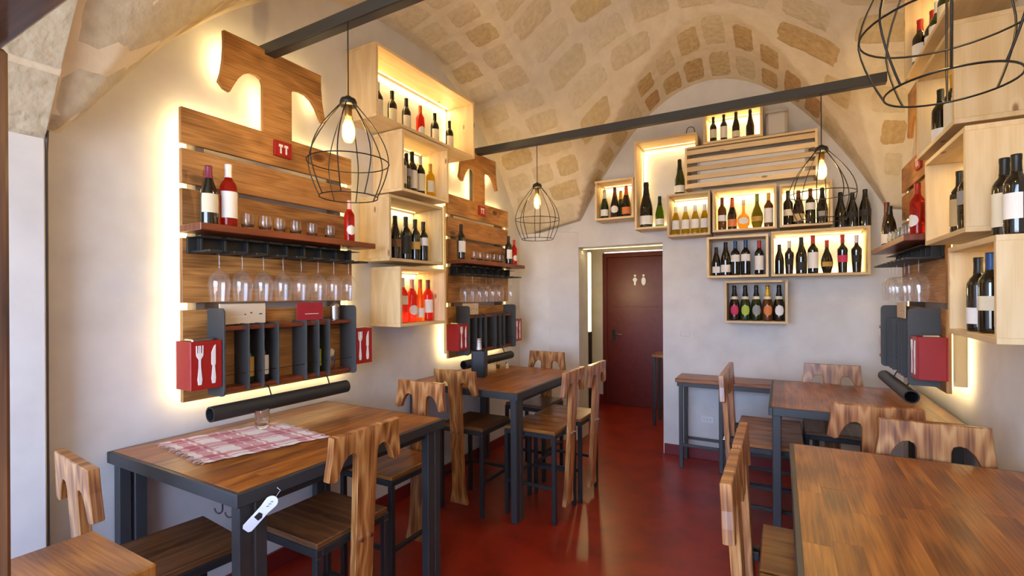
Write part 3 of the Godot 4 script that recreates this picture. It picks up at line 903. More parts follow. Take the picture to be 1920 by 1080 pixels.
func label_mesh(kind: String, shape: String) -> ArrayMesh:
	var key := kind + "_label_" + shape
	if not C.has(key):
		var pr := bottle_profile(kind)
		var H: float = pr[-1].y
		var span: Array = {"square": [0.20, 0.52, 1.15], "tall": [0.14, 0.56, 1.2], "low": [0.10, 0.32, 1.2], "band": [0.07, 0.26, 1.5], "upper": [0.40, 0.60, 1.25], "round": [0.16, 0.40, 0.95], "small": [0.20, 0.34, 0.9], "oval": [0.14, 0.44, 0.85], "mid": [0.28, 0.46, 1.2]}[shape]
		var mb := MB.new()
		var rows := 10
		var seg := 12
		for j in rows:
			for i in seg:
				var q := []
				var nn := []
				for k in [[0, 0], [1, 0], [1, 1], [0, 1]]:
					var s: float = (j + k[1]) / float(rows)
					var y := H * lerpf(span[0], span[1], s)
					var half: float = span[2]
					if shape == "round" or shape == "oval":
						half *= sqrt(maxf(0.0, 1.0 - pow(2.0 * s - 1.0, 2.0)))
					var an: float = lerpf(-half, half, (i + k[0]) / float(seg))
					var r := radius_at(pr, y) + 0.0008
					q.append(Vector3(r * sin(an), y, r * cos(an)))
					nn.append(Vector3(sin(an), 0, cos(an)))
				mb.tri(q[0], q[1], q[2], nn[0], nn[1], nn[2]); mb.tri(q[0], q[2], q[3], nn[0], nn[2], nn[3])
		C[key] = mb.mesh()
	return C[key]

const GLASS := {"dark": ["dark", Color8(14, 13, 11)], "green": ["green", Color8(28, 44, 14)], "olive": ["olive", Color8(96, 92, 14)], "lime": ["bright green", Color8(74, 108, 16)], "amber": ["amber", Color8(88, 46, 12)], "rose": ["pink-red", Color8(214, 44, 30)], "orange": ["orange", Color8(236, 110, 30)], "white": ["pale yellow", Color8(196, 164, 24)], "plum": ["plum-black", Color8(30, 12, 14)], "clear": ["golden", Color8(240, 170, 50)]}
const FOIL := {"black": Color8(20, 19, 20), "white": Color8(230, 226, 222), "red": Color8(168, 38, 26), "blue": Color8(34, 74, 128), "gold": Color8(196, 150, 50), "orange": Color8(206, 98, 44), "violet": Color8(126, 42, 70), "silver": Color8(206, 200, 196), "brown": Color8(104, 52, 28), "green": Color8(110, 130, 40), "pink": Color8(222, 168, 160), "yellow": Color8(222, 170, 40)}
const PAPER := {"white": Color8(232, 228, 220), "cream": Color8(224, 214, 186), "beige": Color8(196, 170, 120), "black": Color8(34, 32, 32), "orange": Color8(222, 130, 70), "pink": Color8(206, 56, 96), "red": Color8(190, 50, 44), "gold": Color8(190, 150, 70), "lime": Color8(170, 190, 70), "grey": Color8(150, 148, 146), "brown": Color8(120, 84, 56)}

func glass_mat(g: String) -> StandardMaterial3D:
	var key := "glass_" + g
	if not M.has(key):
		var m := StandardMaterial3D.new()
		m.albedo_color = GLASS[g][1]
		m.roughness = 0.06
		m.clearcoat_enabled = true
		m.clearcoat = 0.6
		m.clearcoat_roughness = 0.03
		if g in ["rose", "orange", "white", "clear", "lime", "olive"]:
			m.refraction_enabled = true
			m.refraction_scale = 0.033
			m.transparency = BaseMaterial3D.TRANSPARENCY_ALPHA
			m.albedo_color.a = 0.2
			m.clearcoat_enabled = false
		M[key] = m
	return M[key]

func bottle(at: Vector3, turn: float, kind: String, g: String, foil: String, paper: String, shape: String, where: String, scale_ := 1.0, extra := "") -> Node3D:
	bottle_meshes(kind)
	var look: String = GLASS[g][0] + " " + {"champagne": "sparkling-wine bottle", "pear": "bulbous wine bottle", "flask": "round-bellied bottle", "slim": "slender wine bottle", "oil": "oil bottle"}.get(kind, "wine bottle")
	var lb := look
	lb += " with " + foil + " cap"
	if paper != "": lb += " and " + paper + (" round" if shape == "round" else "") + " label"
	lb += " " + where
	var t := thing("oil_bottle" if kind == "oil" else "wine_bottle", lb, "bottle", at, turn, "bottles " + where)
	part(t, "glass_body", C[kind], glass_mat(g))
	part(t, "capsule", C[kind + "_capsule"], mat(FOIL[foil], 0.4, 0.2))
	if paper != "": part(t, "paper_label", label_mesh(kind, shape), mat(PAPER[paper], 0.7))
	if extra.contains("collar"): part(t, "neck_collar", C[kind + "_collar"], mat(PAPER.cream, 0.6))
	if scale_ != 1.0: t.scale = Vector3.ONE * scale_
	return t

func row(wall: String, y: float, lz: float, where: String, list: Array) -> void:
	# list entries: along, kind, glass, foil, paper, shape, scale
	for b in list:
		var p := wall_at(wall, b[0], y, b[7] if b.size() > 7 else lz)
		var to_eye := atan2(-p.x, -p.z)
		bottle(p, lerp_angle(wall_turn(wall), to_eye, 0.45), b[1], b[2], b[3], b[4], b[5], where, b[6] if b.size() > 6 else 1.0)

func fill_boxes() -> void:
	var D := 0.30
	# left wall; along is -z
	wine_box("left", 2.45, 3.68, 2.94, 3.46, D, "tbs", "long pine box, topmost of the stack between the two T racks")
	row("left", 2.964, 0.15, "in topmost box between T racks", [[2.62, "bordeaux", "dark", "white", "white", "tall"], [2.77, "bordeaux", "dark", "black", "cream", "square", 0.97], [2.93, "bordeaux", "dark", "black", "cream", "square", 0.97], [3.10, "bordeaux", "rose", "orange", "white", "round", 0.97], [3.29, "bordeaux", "dark", "black", "cream", "square", 0.97], [3.50, "bordeaux", "dark", "black", "cream", "square", 0.97]])
	wine_box("left", 2.71, 3.28, 2.47, 2.93, D, "tb", "pine box right under the topmost box between the T racks")
	row("left", 2.494, 0.17, "in second box between T racks", [[2.79, "bordeaux", "green", "black", "white", "tall", 1.1, 0.22], [2.87, "bordeaux", "dark", "black", "grey", "upper", 1.0, 0.20], [2.97, "bordeaux", "dark", "black", "white", "tall", 1.14], [3.07, "bordeaux", "dark", "silver", "cream", "tall", 1.1], [3.13, "slim", "amber", "gold", "", "square", 0.9, 0.10], [3.20, "bordeaux", "white", "gold", "cream", "square", 1.0]])
	wine_box("left", 2.57, 3.20, 1.94, 2.42, D, "t", "pine box of plain dark bottles between the T racks")
	row("left", 1.964, 0.19, "in third box between T racks", [[2.655, "burgundy", "dark", "brown", "black", "mid", 1.05], [2.75, "burgundy", "dark", "black", "brown", "mid", 1.1], [2.87, "bordeaux", "dark", "black", "black", "tall", 1.12], [2.98, "bordeaux", "dark", "black", "gold", "mid", 1.1], [3.08, "bordeaux", "dark", "black", "white", "upper", 1.08]])
	wine_box("left", 2.68, 3.235, 1.455, 1.905, D, "tb", "pine box of rosé bottles, lowest between the T racks")
	row("left", 1.479, 0.17, "in lowest box between T racks", [[2.78, "bordeaux", "rose", "red", "pink", "upper", 0.95, 0.10], [2.85, "bordeaux", "rose", "white", "white", "upper", 1.15], [2.96, "bordeaux", "rose", "pink", "white", "round", 1.12], [3.06, "slim", "orange", "orange", "white", "low", 1.04], [3.16, "bordeaux", "rose", "brown", "white", "square", 1.12]])
	# back wall; along is x
	D = 0.26
	wine_box("back", -1.758, -1.335, 2.49, 2.915, D, "t", "small pine box of sparkling wines beside the tall open box")
	row("back", 2.514, 0.15, "in small box above corridor doorway", [[-1.685, "champagne", "green", "silver", "white", "low"], [-1.57, "champagne", "dark", "brown", "white", "round", 1.05], [-1.53, "champagne", "green", "gold", "", "low", 0.98, 0.06], [-1.445, "champagne", "dark", "orange", "orange", "low", 1.06]])
	# the tall box is open where the box of pale wines fits into its corner
	var t := thing("wine_box", "tall pine box holding a magnum, its corner cut by another box", "wine box", wall_at("back", -1.0, 2.36, 0.002), 0.0, "pine wine boxes on the walls")
	part(t, "board", MB.new().box(Vector3(-0.316, 0.457, D / 2), Vector3(0.022, 0.914, D), 0.0015, 1).mesh(), M.pine0)
	part(t, "board", MB.new().box(Vector3(-0.01, 0.903, D / 2), Vector3(0.59, 0.022, D), 0.0015, 0).mesh(), M.pine1)
	part(t, "board", MB.new().box(Vector3(-0.154, 0.011, D / 2), Vector3(0.30, 0.022, D), 0.0015, 0).mesh(), M.pine0)
	part(t, "board", MB.new().box(Vector3(0.284, 0.838, D / 2), Vector3(0.022, 0.108, D), 0.0015, 1).mesh(), M.pine1)
	led_strip(t, Vector3(-0.01, 0.886, 0.035), 0.54, 0, Vector3.DOWN, 1.0)
	led_strip(t, Vector3(-0.15, 0.026, 0.02), 0.25, 0, Vector3.UP, 0.8)
	led_strip(t, Vector3(-0.301, 0.46, 0.02), 0.8, 1, Vector3.RIGHT, 0.9)
	row("back", 2.384, 0.15, "in tall box on back wall", [[-1.232, "champagne", "dark", "black", "white", "band", 1.5], [-1.095, "champagne", "lime", "black", "white", "band", 1.0]])
	wine_box("back", -1.000, -0.595, 2.262, 2.690, D, "t", "pine box of pale yellow wines in the corner of the tall box")
	row("back", 2.692, 0.15, "on top of the pale-wine box", [[-0.895, "champagne", "green", "black", "white", "band", 1.14]])
	row("back", 2.286, 0.15, "in the back-wall pale-wine box", [[-0.935, "burgundy", "white", "white", "white", "square", 0.97], [-0.84, "burgundy", "white", "white", "white", "square", 0.97], [-0.748, "burgundy", "white", "white", "white", "square", 0.97], [-0.660, "burgundy", "white", "white", "white", "square", 0.97]])
	wine_box("back", -0.575, -0.032, 2.28, 2.692, D, "tbs", "pine box under the slatted cover, with a round-bellied bottle inside")
	row("back", 2.304, 0.15, "in lit box under slatted cover", [[-0.50, "bordeaux", "amber", "brown", "white", "mid", 1.06], [-0.41, "champagne", "plum", "orange", "orange", "low", 0.98], [-0.312, "flask", "clear", "silver", "white", "round", 1.0], [-0.196, "pear", "olive", "green", "gold", "small", 1.1], [-0.10, "bordeaux", "amber", "gold", "white", "tall", 1.06]])
	wine_box("back", -0.010, 0.392, 2.285, 2.675, D, "tbs", "pine box behind the hanging cage lamp on the back wall")
	row("back", 2.309, 0.15, "in box behind the hanging lamp", [[0.058, "bordeaux", "dark", "black", "cream", "mid", 1.06], [0.14, "burgundy", "plum", "brown", "beige", "low", 1.05], [0.232, "bordeaux", "dark", "brown", "white", "upper", 1.06], [0.322, "champagne", "dark", "black", "grey", "small", 1.0]])
	wine_box("back", -0.655, -0.140, 3.140, 3.462, D, "tbs", "topmost pine box on the back wall, above the slatted cover")
	row("back", 3.164, 0.15, "in topmost box of back wall", [[-0.575, "bordeaux", "dark", "black", "cream", "square", 0.86], [-0.48, "bordeaux", "dark", "black", "white", "tall", 0.88], [-0.372, "burgundy", "dark", "black", "cream", "low", 0.9], [-0.25, "champagne", "dark", "black", "", "low", 0.85]])
	wine_box("back", -0.630, -0.100, 1.842, 2.238, D, "", "unlit pine box with two blue-capped bottles on the back wall")
	row("back", 1.866, 0.15, "in unlit box with blue caps", [[-0.555, "burgundy", "dark", "black", "white", "low", 0.93], [-0.47, "burgundy", "dark", "black", "white", "low", 1.08], [-0.385, "bordeaux", "dark", "blue", "white", "upper", 1.08], [-0.295, "bordeaux", "dark", "blue", "white", "upper", 1.1], [-0.18, "bordeaux", "dark", "red", "white", "tall", 1.06]])
	wine_box("back", -0.080, 0.655, 1.842, 2.255, D, "tbs", "long lit pine box of assorted dark bottles on the back wall")
	row("back", 1.866, 0.15, "in long lit back-wall box", [[-0.014, "burgundy", "dark", "black", "", "low", 0.92], [0.065, "tapered", "plum", "silver", "black", "mid", 0.94], [0.16, "burgundy", "dark", "black", "black", "low", 1.1], [0.25, "bordeaux", "dark", "red", "white", "tall", 1.12], [0.355, "pear", "dark", "red", "gold", "small", 1.0], [0.47, "tapered", "dark", "red", "pink", "mid", 1.03], [0.57, "tapered", "dark", "silver", "black", "mid", 1.0]])
	row("back", 2.257, 0.17, "on top of long lit box", [[0.455, "champagne", "dark", "black", "", "low", 0.98], [0.54, "burgundy", "dark", "black", "black", "mid", 1.0], [0.630, "burgundy", "dark", "black", "black", "mid", 1.06]])
	wine_box("back", -0.475, 0.052, 1.412, 1.812, D, "", "lowest pine box on the back wall, unlit, five sparkling wines inside")
	var x := -0.395
	for q in [["plum", "black", "pink"], ["green", "black", "lime"], ["green", "black", "grey"], ["amber", "yellow", "orange"], ["dark", "black", "white"]]:
		var p := wall_at("back", x, 1.436, 0.15)
		bottle(p, 0.1, "champagne", q[0], q[1], q[2], "oval", "in lowest back-wall box", 1.04, "and collar")
		x += 0.094
	# right wall; along is z
	D = 0.25
	wine_box("right", -3.71, -2.78, 2.96, 3.46, D, "tb", "long pine box, topmost by the T rack facing the aisle tables")
	row("right", 2.984, 0.15, "in long top box across aisle", [[-3.64, "bordeaux", "dark", "red", "white", "square", 1.0, 0.19], [-3.555, "bordeaux", "dark", "red", "white", "square", 1.0], [-3.46, "bordeaux", "green", "white", "white", "tall", 1.0], [-3.28, "bordeaux", "green", "silver", "cream", "tall", 1.1], [-3.02, "bordeaux", "dark", "black", "cream", "square", 1.0]])
	wine_box("right", -3.42, -2.76, 2.415, 2.865, D, "t", "pine box right under the long topmost box, beside the beam's end")
	row("right", 2.439, 0.16, "in second box across the aisle", [[-3.28, "bordeaux", "dark", "black", "white", "low", 1.0, 0.18], [-3.14, "bordeaux", "dark", "gold", "cream", "tall", 1.06], [-3.02, "bordeaux", "dark", "brown", "cream", "tall", 1.02], [-2.90, "burgundy", "dark", "black", "white", "square"]])
	wine_box("right", -3.25, -2.62, 1.93, 2.365, D, "t", "pine box with a plain knotty side beside the T rack's shelf")
	row("right", 1.954, 0.17, "in third box across the aisle", [[-3.02, "bordeaux", "dark", "black", "beige", "tall", 1.0], [-2.90, "bordeaux", "dark", "brown", "grey", "upper", 1.04], [-2.78, "bordeaux", "dark", "black", "cream", "square"]])
	wine_box("right", -2.86, -2.30, 1.50, 1.885, D, "t", "lowest pine box beside the red cutlery holder, bottles on its top")
	row("right", 1.524, 0.17, "in lowest box across the aisle", [[-2.76, "bordeaux", "dark", "red", "white", "square", 1.0, 0.14], [-2.67, "bordeaux", "dark", "black", "white", "low", 1.0, 0.2], [-2.57, "bordeaux", "dark", "blue", "cream", "mid", 1.04, 0.19], [-2.46, "burgundy", "dark", "black", "white", "low"]])
	row("right", 1.887, 0.17, "on top of lowest aisle box", [[-2.50, "bordeaux", "dark", "black", "cream", "tall", 1.0], [-2.395, "bordeaux", "dark", "black", "white", "square", 0.96]])
	# slatted cover
	var s := thing("slatted_cover", "pine slatted cover with five horizontal slats on the back wall", "slatted cover", wall_at("back", -0.27, 2.722, 0.002))
	for k in 2: part(s, "side_board", MB.new().box(Vector3([-1, 1][k] * 0.545, 0.206, 0.13), Vector3(0.02, 0.412, 0.26), 0.0015, 1).mesh(), M.pine0)
	part(s, "top_board", MB.new().box(Vector3(0, 0.402, 0.13), Vector3(1.07, 0.02, 0.26), 0.0015, 0).mesh(), M.pine1)
	for k in 5: part(s, "slat", MB.new().box(Vector3(0, 0.028 + k * 0.082, 0.25), Vector3(1.07, 0.046, 0.02), 0.0015, 0, Vector2(k * 0.31, k * 0.17)).mesh(), M["pine%d" % (k % 3)])
	var ac := one("air_conditioner", "white air conditioner hidden behind pine slats", "air conditioner", MB.new().box(Vector3(0, 0.15, 0.11), Vector3(0.94, 0.27, 0.2), 0.03).mesh(), mat(Color8(222, 220, 216), 0.5), wall_at("back", -0.25, 2.735, 0.0))
	part(ac, "vent_slot", MB.new().box(Vector3(0, 0.035, 0.212), Vector3(0.7, 0.012, 0.004), 0.001).mesh(), M.black)
	var gb := thing("plastic_tub", "translucent grey plastic tub standing on the slatted cover", "tub", wall_at("back", -0.03, 3.135, 0.13))
	part(gb, "body", MB.new().box(Vector3(0, 0.115, 0), Vector3(0.17, 0.22, 0.15), 0.02).mesh(), mat(Color8(196, 192, 184), 0.35))
	part(gb, "lid", MB.new().box(Vector3(0, 0.232, 0), Vector3(0.185, 0.018, 0.165), 0.006).mesh(), mat(Color8(206, 203, 196), 0.35))
	var hk := []
	for i in 9: hk.append(Vector3(0.035 * cos(PI * i / 8.0), 0.045 + 0.03 * sin(PI * i / 8.0), 0))
	hk.push_front(Vector3(0.045, 0.0, 0)); hk.append(Vector3(-0.045, 0.0, 0))
	one("wire_hook", "small black wire hook on top of the tall pine box", "hook", MB.new().tube(hk, 0.004, 6).mesh(), M.black, wall_at("back", -0.78, 3.277, 0.2))

# ------------------------------------------------------------------ T racks
func t_outline() -> PackedVector2Array:
	return PackedVector2Array([Vector2(0, 1.32), Vector2(1.10, 1.32), Vector2(1.10, 1.50), Vector2(0.63, 1.50), Vector2(0.63, 1.80), Vector2(0.645, 1.818), Vector2(0.69, 1.826), Vector2(0.735, 1.822), Vector2(0.775, 1.80), Vector2(0.81, 1.76), Vector2(0.838, 1.71), Vector2(0.858, 1.68), Vector2(0.888, 1.69), Vector2(0.872, 1.74), Vector2(0.858, 1.81), Vector2(0.849, 1.90), Vector2(0.849, 1.99), Vector2(0.217, 1.99), Vector2(0.219, 1.91), Vector2(0.214, 1.83), Vector2(0.203, 1.755), Vector2(0.187, 1.70), Vector2(0.215, 1.672), Vector2(0.248, 1.664), Vector2(0.268, 1.705), Vector2(0.295, 1.755), Vector2(0.33, 1.795), Vector2(0.366, 1.816), Vector2(0.405, 1.818), Vector2(0.432, 1.806), Vector2(0.442, 1.78), Vector2(0.442, 1.50), Vector2(0, 1.50)])

func fork_shape() -> PackedVector2Array:
	return PackedVector2Array([Vector2(-0.006, 0), Vector2(0.006, 0), Vector2(0.009, 0.02), Vector2(0.004, 0.07), Vector2(0.004, 0.1), Vector2(0.013, 0.115), Vector2(0.014, 0.155), Vector2(0.010, 0.155), Vector2(0.009, 0.125), Vector2(0.005, 0.125), Vector2(0.0045, 0.155), Vector2(0.0015, 0.155), Vector2(0.001, 0.125), Vector2(-0.001, 0.125), Vector2(-0.0015, 0.155), Vector2(-0.0045, 0.155), Vector2(-0.005, 0.125), Vector2(-0.009, 0.125), Vector2(-0.010, 0.155), Vector2(-0.014, 0.155), Vector2(-0.013, 0.115), Vector2(-0.004, 0.1), Vector2(-0.004, 0.07), Vector2(-0.009, 0.02)])

func knife_shape() -> PackedVector2Array:
	return PackedVector2Array([Vector2(-0.006, 0), Vector2(0.006, 0), Vector2(0.009, 0.02), Vector2(0.005, 0.07), Vector2(0.008, 0.078), Vector2(0.008, 0.155), Vector2(0.002, 0.15), Vector2(-0.008, 0.125), Vector2(-0.009, 0.078), Vector2(-0.004, 0.07), Vector2(-0.009, 0.02)])

func plate_shape(d: float, h: float, r: float) -> PackedVector2Array:
	# d along x from 0, rounded at the far corners
	var p := PackedVector2Array([Vector2(0, 0)])
	for i in 5: p.append(Vector2(d - r + r * sin(PI / 2 * i / 4.0), r - r * cos(PI / 2 * i / 4.0)))
	for i in 5: p.append(Vector2(d - r + r * cos(PI / 2 * i / 4.0), h - r + r * sin(PI / 2 * i / 4.0)))
	p.append(Vector2(0, h))
	return p

func t_panel(wall: String, a0: float, y0: float, label: String, tag_: String, led := 1.0) -> void:
	var t := thing("wine_rack", label, "wine rack", wall_at(wall, a0, y0, 0.002), wall_turn(wall), "wooden panels crowned with a T")
	var zf := 0.108    # front of the boards
	var zb := 0.083    # back of the boards
	part(t, "letter_board", MB.new().prism(t_outline(), zb, zf, 0, Vector2(0.2, 0.3), Transform3D.IDENTITY, 0.002).mesh(), M.oak0)
	var ys := [[1.115, 1.292], [0.862, 1.088], [0.505, 0.835], [0.0, 0.468]]
	for k in 4:
		part(t, "plank", MB.new().box(Vector3(0.55, (ys[k][0] + ys[k][1]) / 2, (zf + zb) / 2), Vector3(1.10, ys[k][1] - ys[k][0], zf - zb), 0.002, 0, Vector2(k * 0.37, k * 0.53)).mesh(), M["oak%d" % ((k + 1) % 4)])
	for lx in [0.10, 1.0]:
		part(t, "batten", MB.new().box(Vector3(lx, 0.72, zb / 2), Vector3(0.045, 1.38, zb), 0.001).mesh(), M.batten)
	part(t, "batten", MB.new().box(Vector3(0.535, 1.6, zb / 2), Vector3(0.045, 0.5, zb), 0.001).mesh(), M.dark_steel)
	# ribbons of light behind the rim
	var bk := Vector3(0, 0, -1)
	var zl := zb - 0.006
	led_strip(t, Vector3(0.022, 0.74, zl), 1.44, 1, bk, led)
	led_strip(t, Vector3(1.078, 0.74, zl), 1.44, 1, bk, led)
	led_strip(t, Vector3(0.55, 0.022, zl), 1.0, 0, bk, led)
	led_strip(t, Vector3(0.225, 1.478, zl), 0.38, 0, bk, led)
	led_strip(t, Vector3(0.86, 1.478, zl), 0.42, 0, bk, led)
	led_strip(t, Vector3(0.464, 1.66, zl), 0.28, 1, bk, led)
	led_strip(t, Vector3(0.608, 1.66, zl), 0.28, 1, bk, led)
	led_strip(t, Vector3(0.533, 1.966, zl), 0.58, 0, bk, led * 0.7)
	led_strip(t, Vector3(0.232, 1.84, zl), 0.2, 1, bk, led * 1.3)
	led_strip(t, Vector3(0.836, 1.86, zl), 0.16, 1, bk, led)
	# bottle shelf and glass rack
	part(t, "shelf", MB.new().box(Vector3(0.565, 0.880, zf + 0.095), Vector3(1.15, 0.036, 0.19), 0.003, 0).mesh(), M.shelf)
	var rk := MB.new()
	rk.box(Vector3(0.55, 0.80, zf + 0.006), Vector3(1.06, 0.085, 0.012), 0.001)
	rk.box(Vector3(0.55, 0.838, zf + 0.05), Vector3(1.06, 0.004, 0.10), 0.001)
	var rack := part(t, "glass_rack", rk.mesh(), M.dark_steel)
	for k in 9: part(rack, "rail", MB.new().box(Vector3(0.07 + k * 0.122, 0.765, zf + 0.09), Vector3(0.068, 0.012, 0.18), 0.002).mesh(), M.dark_steel)
	for k in 9: part(rack, "rail_hanger", MB.new().box(Vector3(0.07 + k * 0.122, 0.81, zf + 0.03), Vector3(0.012, 0.085, 0.04), 0.001).mesh(), M.dark_steel)
	# lower unit
	var side := Transform3D(Basis(Vector3(0, 0, 1), Vector3(0, 1, 0), Vector3(-1, 0, 0)), Vector3.ZERO)
	for lx in [0.125, 0.995]:
		part(t, "end_plate", MB.new().prism(plate_shape(0.15, 0.455, 0.025), -0.005, 0.005, 1, Vector2.ZERO, Transform3D(side.basis, Vector3(lx, 0.02, zf)), 0.001).mesh(), M.plate)
	for lx in [0.265, 0.35, 0.44, 0.625, 0.715, 0.795]:
		part(t, "divider", MB.new().prism(plate_shape(0.135, 0.355, 0.006), -0.003, 0.003, 1, Vector2.ZERO, Transform3D(side.basis, Vector3(lx, 0.035, zf)), 0.0008).mesh(), M.plate)
	part(t, "shelf", MB.new().box(Vector3(0.56, 0.368, zf + 0.055), Vector3(0.858, 0.022, 0.11), 0.002, 0).mesh(), M.shelf)
	part(t, "shelf", MB.new().box(Vector3(0.56, 0.045, zf + 0.055), Vector3(0.858, 0.022, 0.11), 0.002, 0).mesh(), M.shelf)
	part(t, "guard_wire", MB.new().tube([Vector3(0.132, 0.125, zf + 0.115), Vector3(0.988, 0.125, zf + 0.115)], 0.0018, 6).mesh(), M.wire)
	# number plate with two small letters
	var sg := thing("number_plate", "small red plate with two white letters on " + tag_, "sign", t.transform * Vector3(0.56, 1.425, zf), wall_turn(wall), "red plates under the wooden letters")
	part(sg, "plate", MB.new().box(Vector3(0, 0, 0.008), Vector3(0.115, 0.095, 0.016), 0.002).mesh(), M.red)
	for k in 2:
		var tiny := PackedVector2Array([Vector2(-0.005, -0.028), Vector2(0.005, -0.028), Vector2(0.004, 0.016), Vector2(0.013, 0.010), Vector2(0.012, 0.026), Vector2(-0.012, 0.026), Vector2(-0.013, 0.010), Vector2(-0.004, 0.016)])
		part(sg, "letter", MB.new().prism(tiny, 0.016, 0.019, 1, Vector2.ZERO, Transform3D(Basis.IDENTITY, Vector3(-0.018 + 0.036 * k, 0, 0)), 0.0005).mesh(), M.white)
	# cutlery holders hung on both ends
	for k in 2:
		var lx: float = [0.043, 1.077][k]
		var c := thing("cutlery_holder", "red cutlery holder with white fork and knife, " + ["first" , "second"][k] + " on " + tag_, "cutlery holder", t.transform * Vector3(lx, 0.075, zf), wall_turn(wall), "red cutlery holders")
		c.set_meta("label", "red box with white fork and knife, on the %s end of %s" % [["entrance" if wall == "left" else "corridor-wall", "corridor" if wall == "left" else "entrance"][k], tag_])
		var bx := MB.new()
		bx.box(Vector3(0, 0.12, 0.134), Vector3(0.150, 0.24, 0.008), 0.002)
		bx.box(Vector3(0, 0.12, 0.005), Vector3(0.150, 0.24, 0.008), 0.002)
		bx.box(Vector3(-0.071, 0.12, 0.07), Vector3(0.008, 0.24, 0.122), 0.002)
		bx.box(Vector3(0.071, 0.12, 0.07), Vector3(0.008, 0.24, 0.122), 0.002)
		bx.box(Vector3(0, 0.004, 0.07), Vector3(0.136, 0.008, 0.122), 0.001)
		part(c, "box", bx.mesh(), M.red)
		part(c, "fork_emblem", MB.new().prism(fork_shape(), 0.138, 0.141, 1, Vector2.ZERO, Transform3D(Basis.from_scale(Vector3(1.25, 1.25, 1)), Vector3(-0.034, 0.025, 0)), 0.0004).mesh(), M.white)
		part(c, "knife_emblem", MB.new().prism(knife_shape(), 0.138, 0.141, 1, Vector2.ZERO, Transform3D(Basis.from_scale(Vector3(1.25, 1.25, 1)), Vector3(0.032, 0.025, 0)), 0.0004).mesh(), M.white)
		part(c, "metal_liner", MB.new().box(Vector3(0, 0.14, 0.07), Vector3(0.11, 0.22, 0.08), 0.006).mesh(), M.chrome)
	# the dark tube below
	var pp := thing("steel_tube", "dark steel tube hanging under " + tag_, "tube", t.transform * Vector3(0.5, -0.06, 0.23), wall_turn(wall), "steel tubes under the panels")
	var ring := []
	for q in [Vector2(0.033, -0.435), Vector2(0.040, -0.435), Vector2(0.040, 0.435), Vector2(0.033, 0.435), Vector2(0.033, -0.435)]: ring.append(q)
	var tb := part(pp, "tube", MB.new().lathe(ring, 24, Vector3.ZERO, 0.0, TAU, false).mesh(), M.dark_steel)
	tb.rotation.z = PI / 2
	for s in [-0.1, 0.3]: part(pp, "hanger", MB.new().tube([Vector3(s, 0.035, 0.0), Vector3(s, 0.08, -0.02), Vector3(s, 0.11, -0.075)], 0.004, 6).mesh(), M.wire)

func tumbler(at: Vector3, label: String, group: String, s := 1.0) -> void:
	if not C.has("tumbler"):
		C.tumbler = MB.new().lathe([Vector2(0, 0.004), Vector2(0.026, 0.0), Vector2(0.028, 0.006), Vector2(0.034, 0.035), Vector2(0.0345, 0.055), Vector2(0.032, 0.085), Vector2(0.0305, 0.085), Vector2(0.0325, 0.055), Vector2(0.031, 0.03), Vector2(0.025, 0.014), Vector2(0, 0.012)], 16).mesh()
	var o := one("tumbler_glass", label, "glass", C.tumbler, M.thick_glass, at, 0.0, group)
	o.scale = Vector3.ONE * s

func goblet(at: Vector3, label: String, group: String) -> void:
	# hangs by its foot; at is the foot
	if not C.has("goblet_foot"):
		C.goblet_foot = MB.new().lathe([Vector2(0, 0.0), Vector2(0.033, 0.0), Vector2(0.033, -0.002), Vector2(0.010, -0.008), Vector2(0.0045, -0.014)], 18).mesh()
		C.goblet_stem = MB.new().lathe([Vector2(0.0045, -0.014), Vector2(0.0036, -0.05), Vector2(0.0038, -0.09), Vector2(0.007, -0.10)], 10).mesh()
		C.goblet_bowl = MB.new().lathe([Vector2(0.006, -0.098), Vector2(0.020, -0.104), Vector2(0.040, -0.124), Vector2(0.050, -0.150), Vector2(0.053, -0.175), Vector2(0.050, -0.215), Vector2(0.044, -0.266), Vector2(0.0428, -0.266), Vector2(0.0488, -0.215), Vector2(0.0517, -0.175), Vector2(0.0488, -0.151), Vector2(0.039, -0.126), Vector2(0.019, -0.106), Vector2(0, -0.102)], 24).mesh()
	var t := thing("wine_glass", label, "wine glass", at, 0.0, group)
	part(t, "foot", C.goblet_foot, M.glass)
	part(t, "stem", C.goblet_stem, M.glass)
	part(t, "bowl", C.goblet_bowl, M.glass)

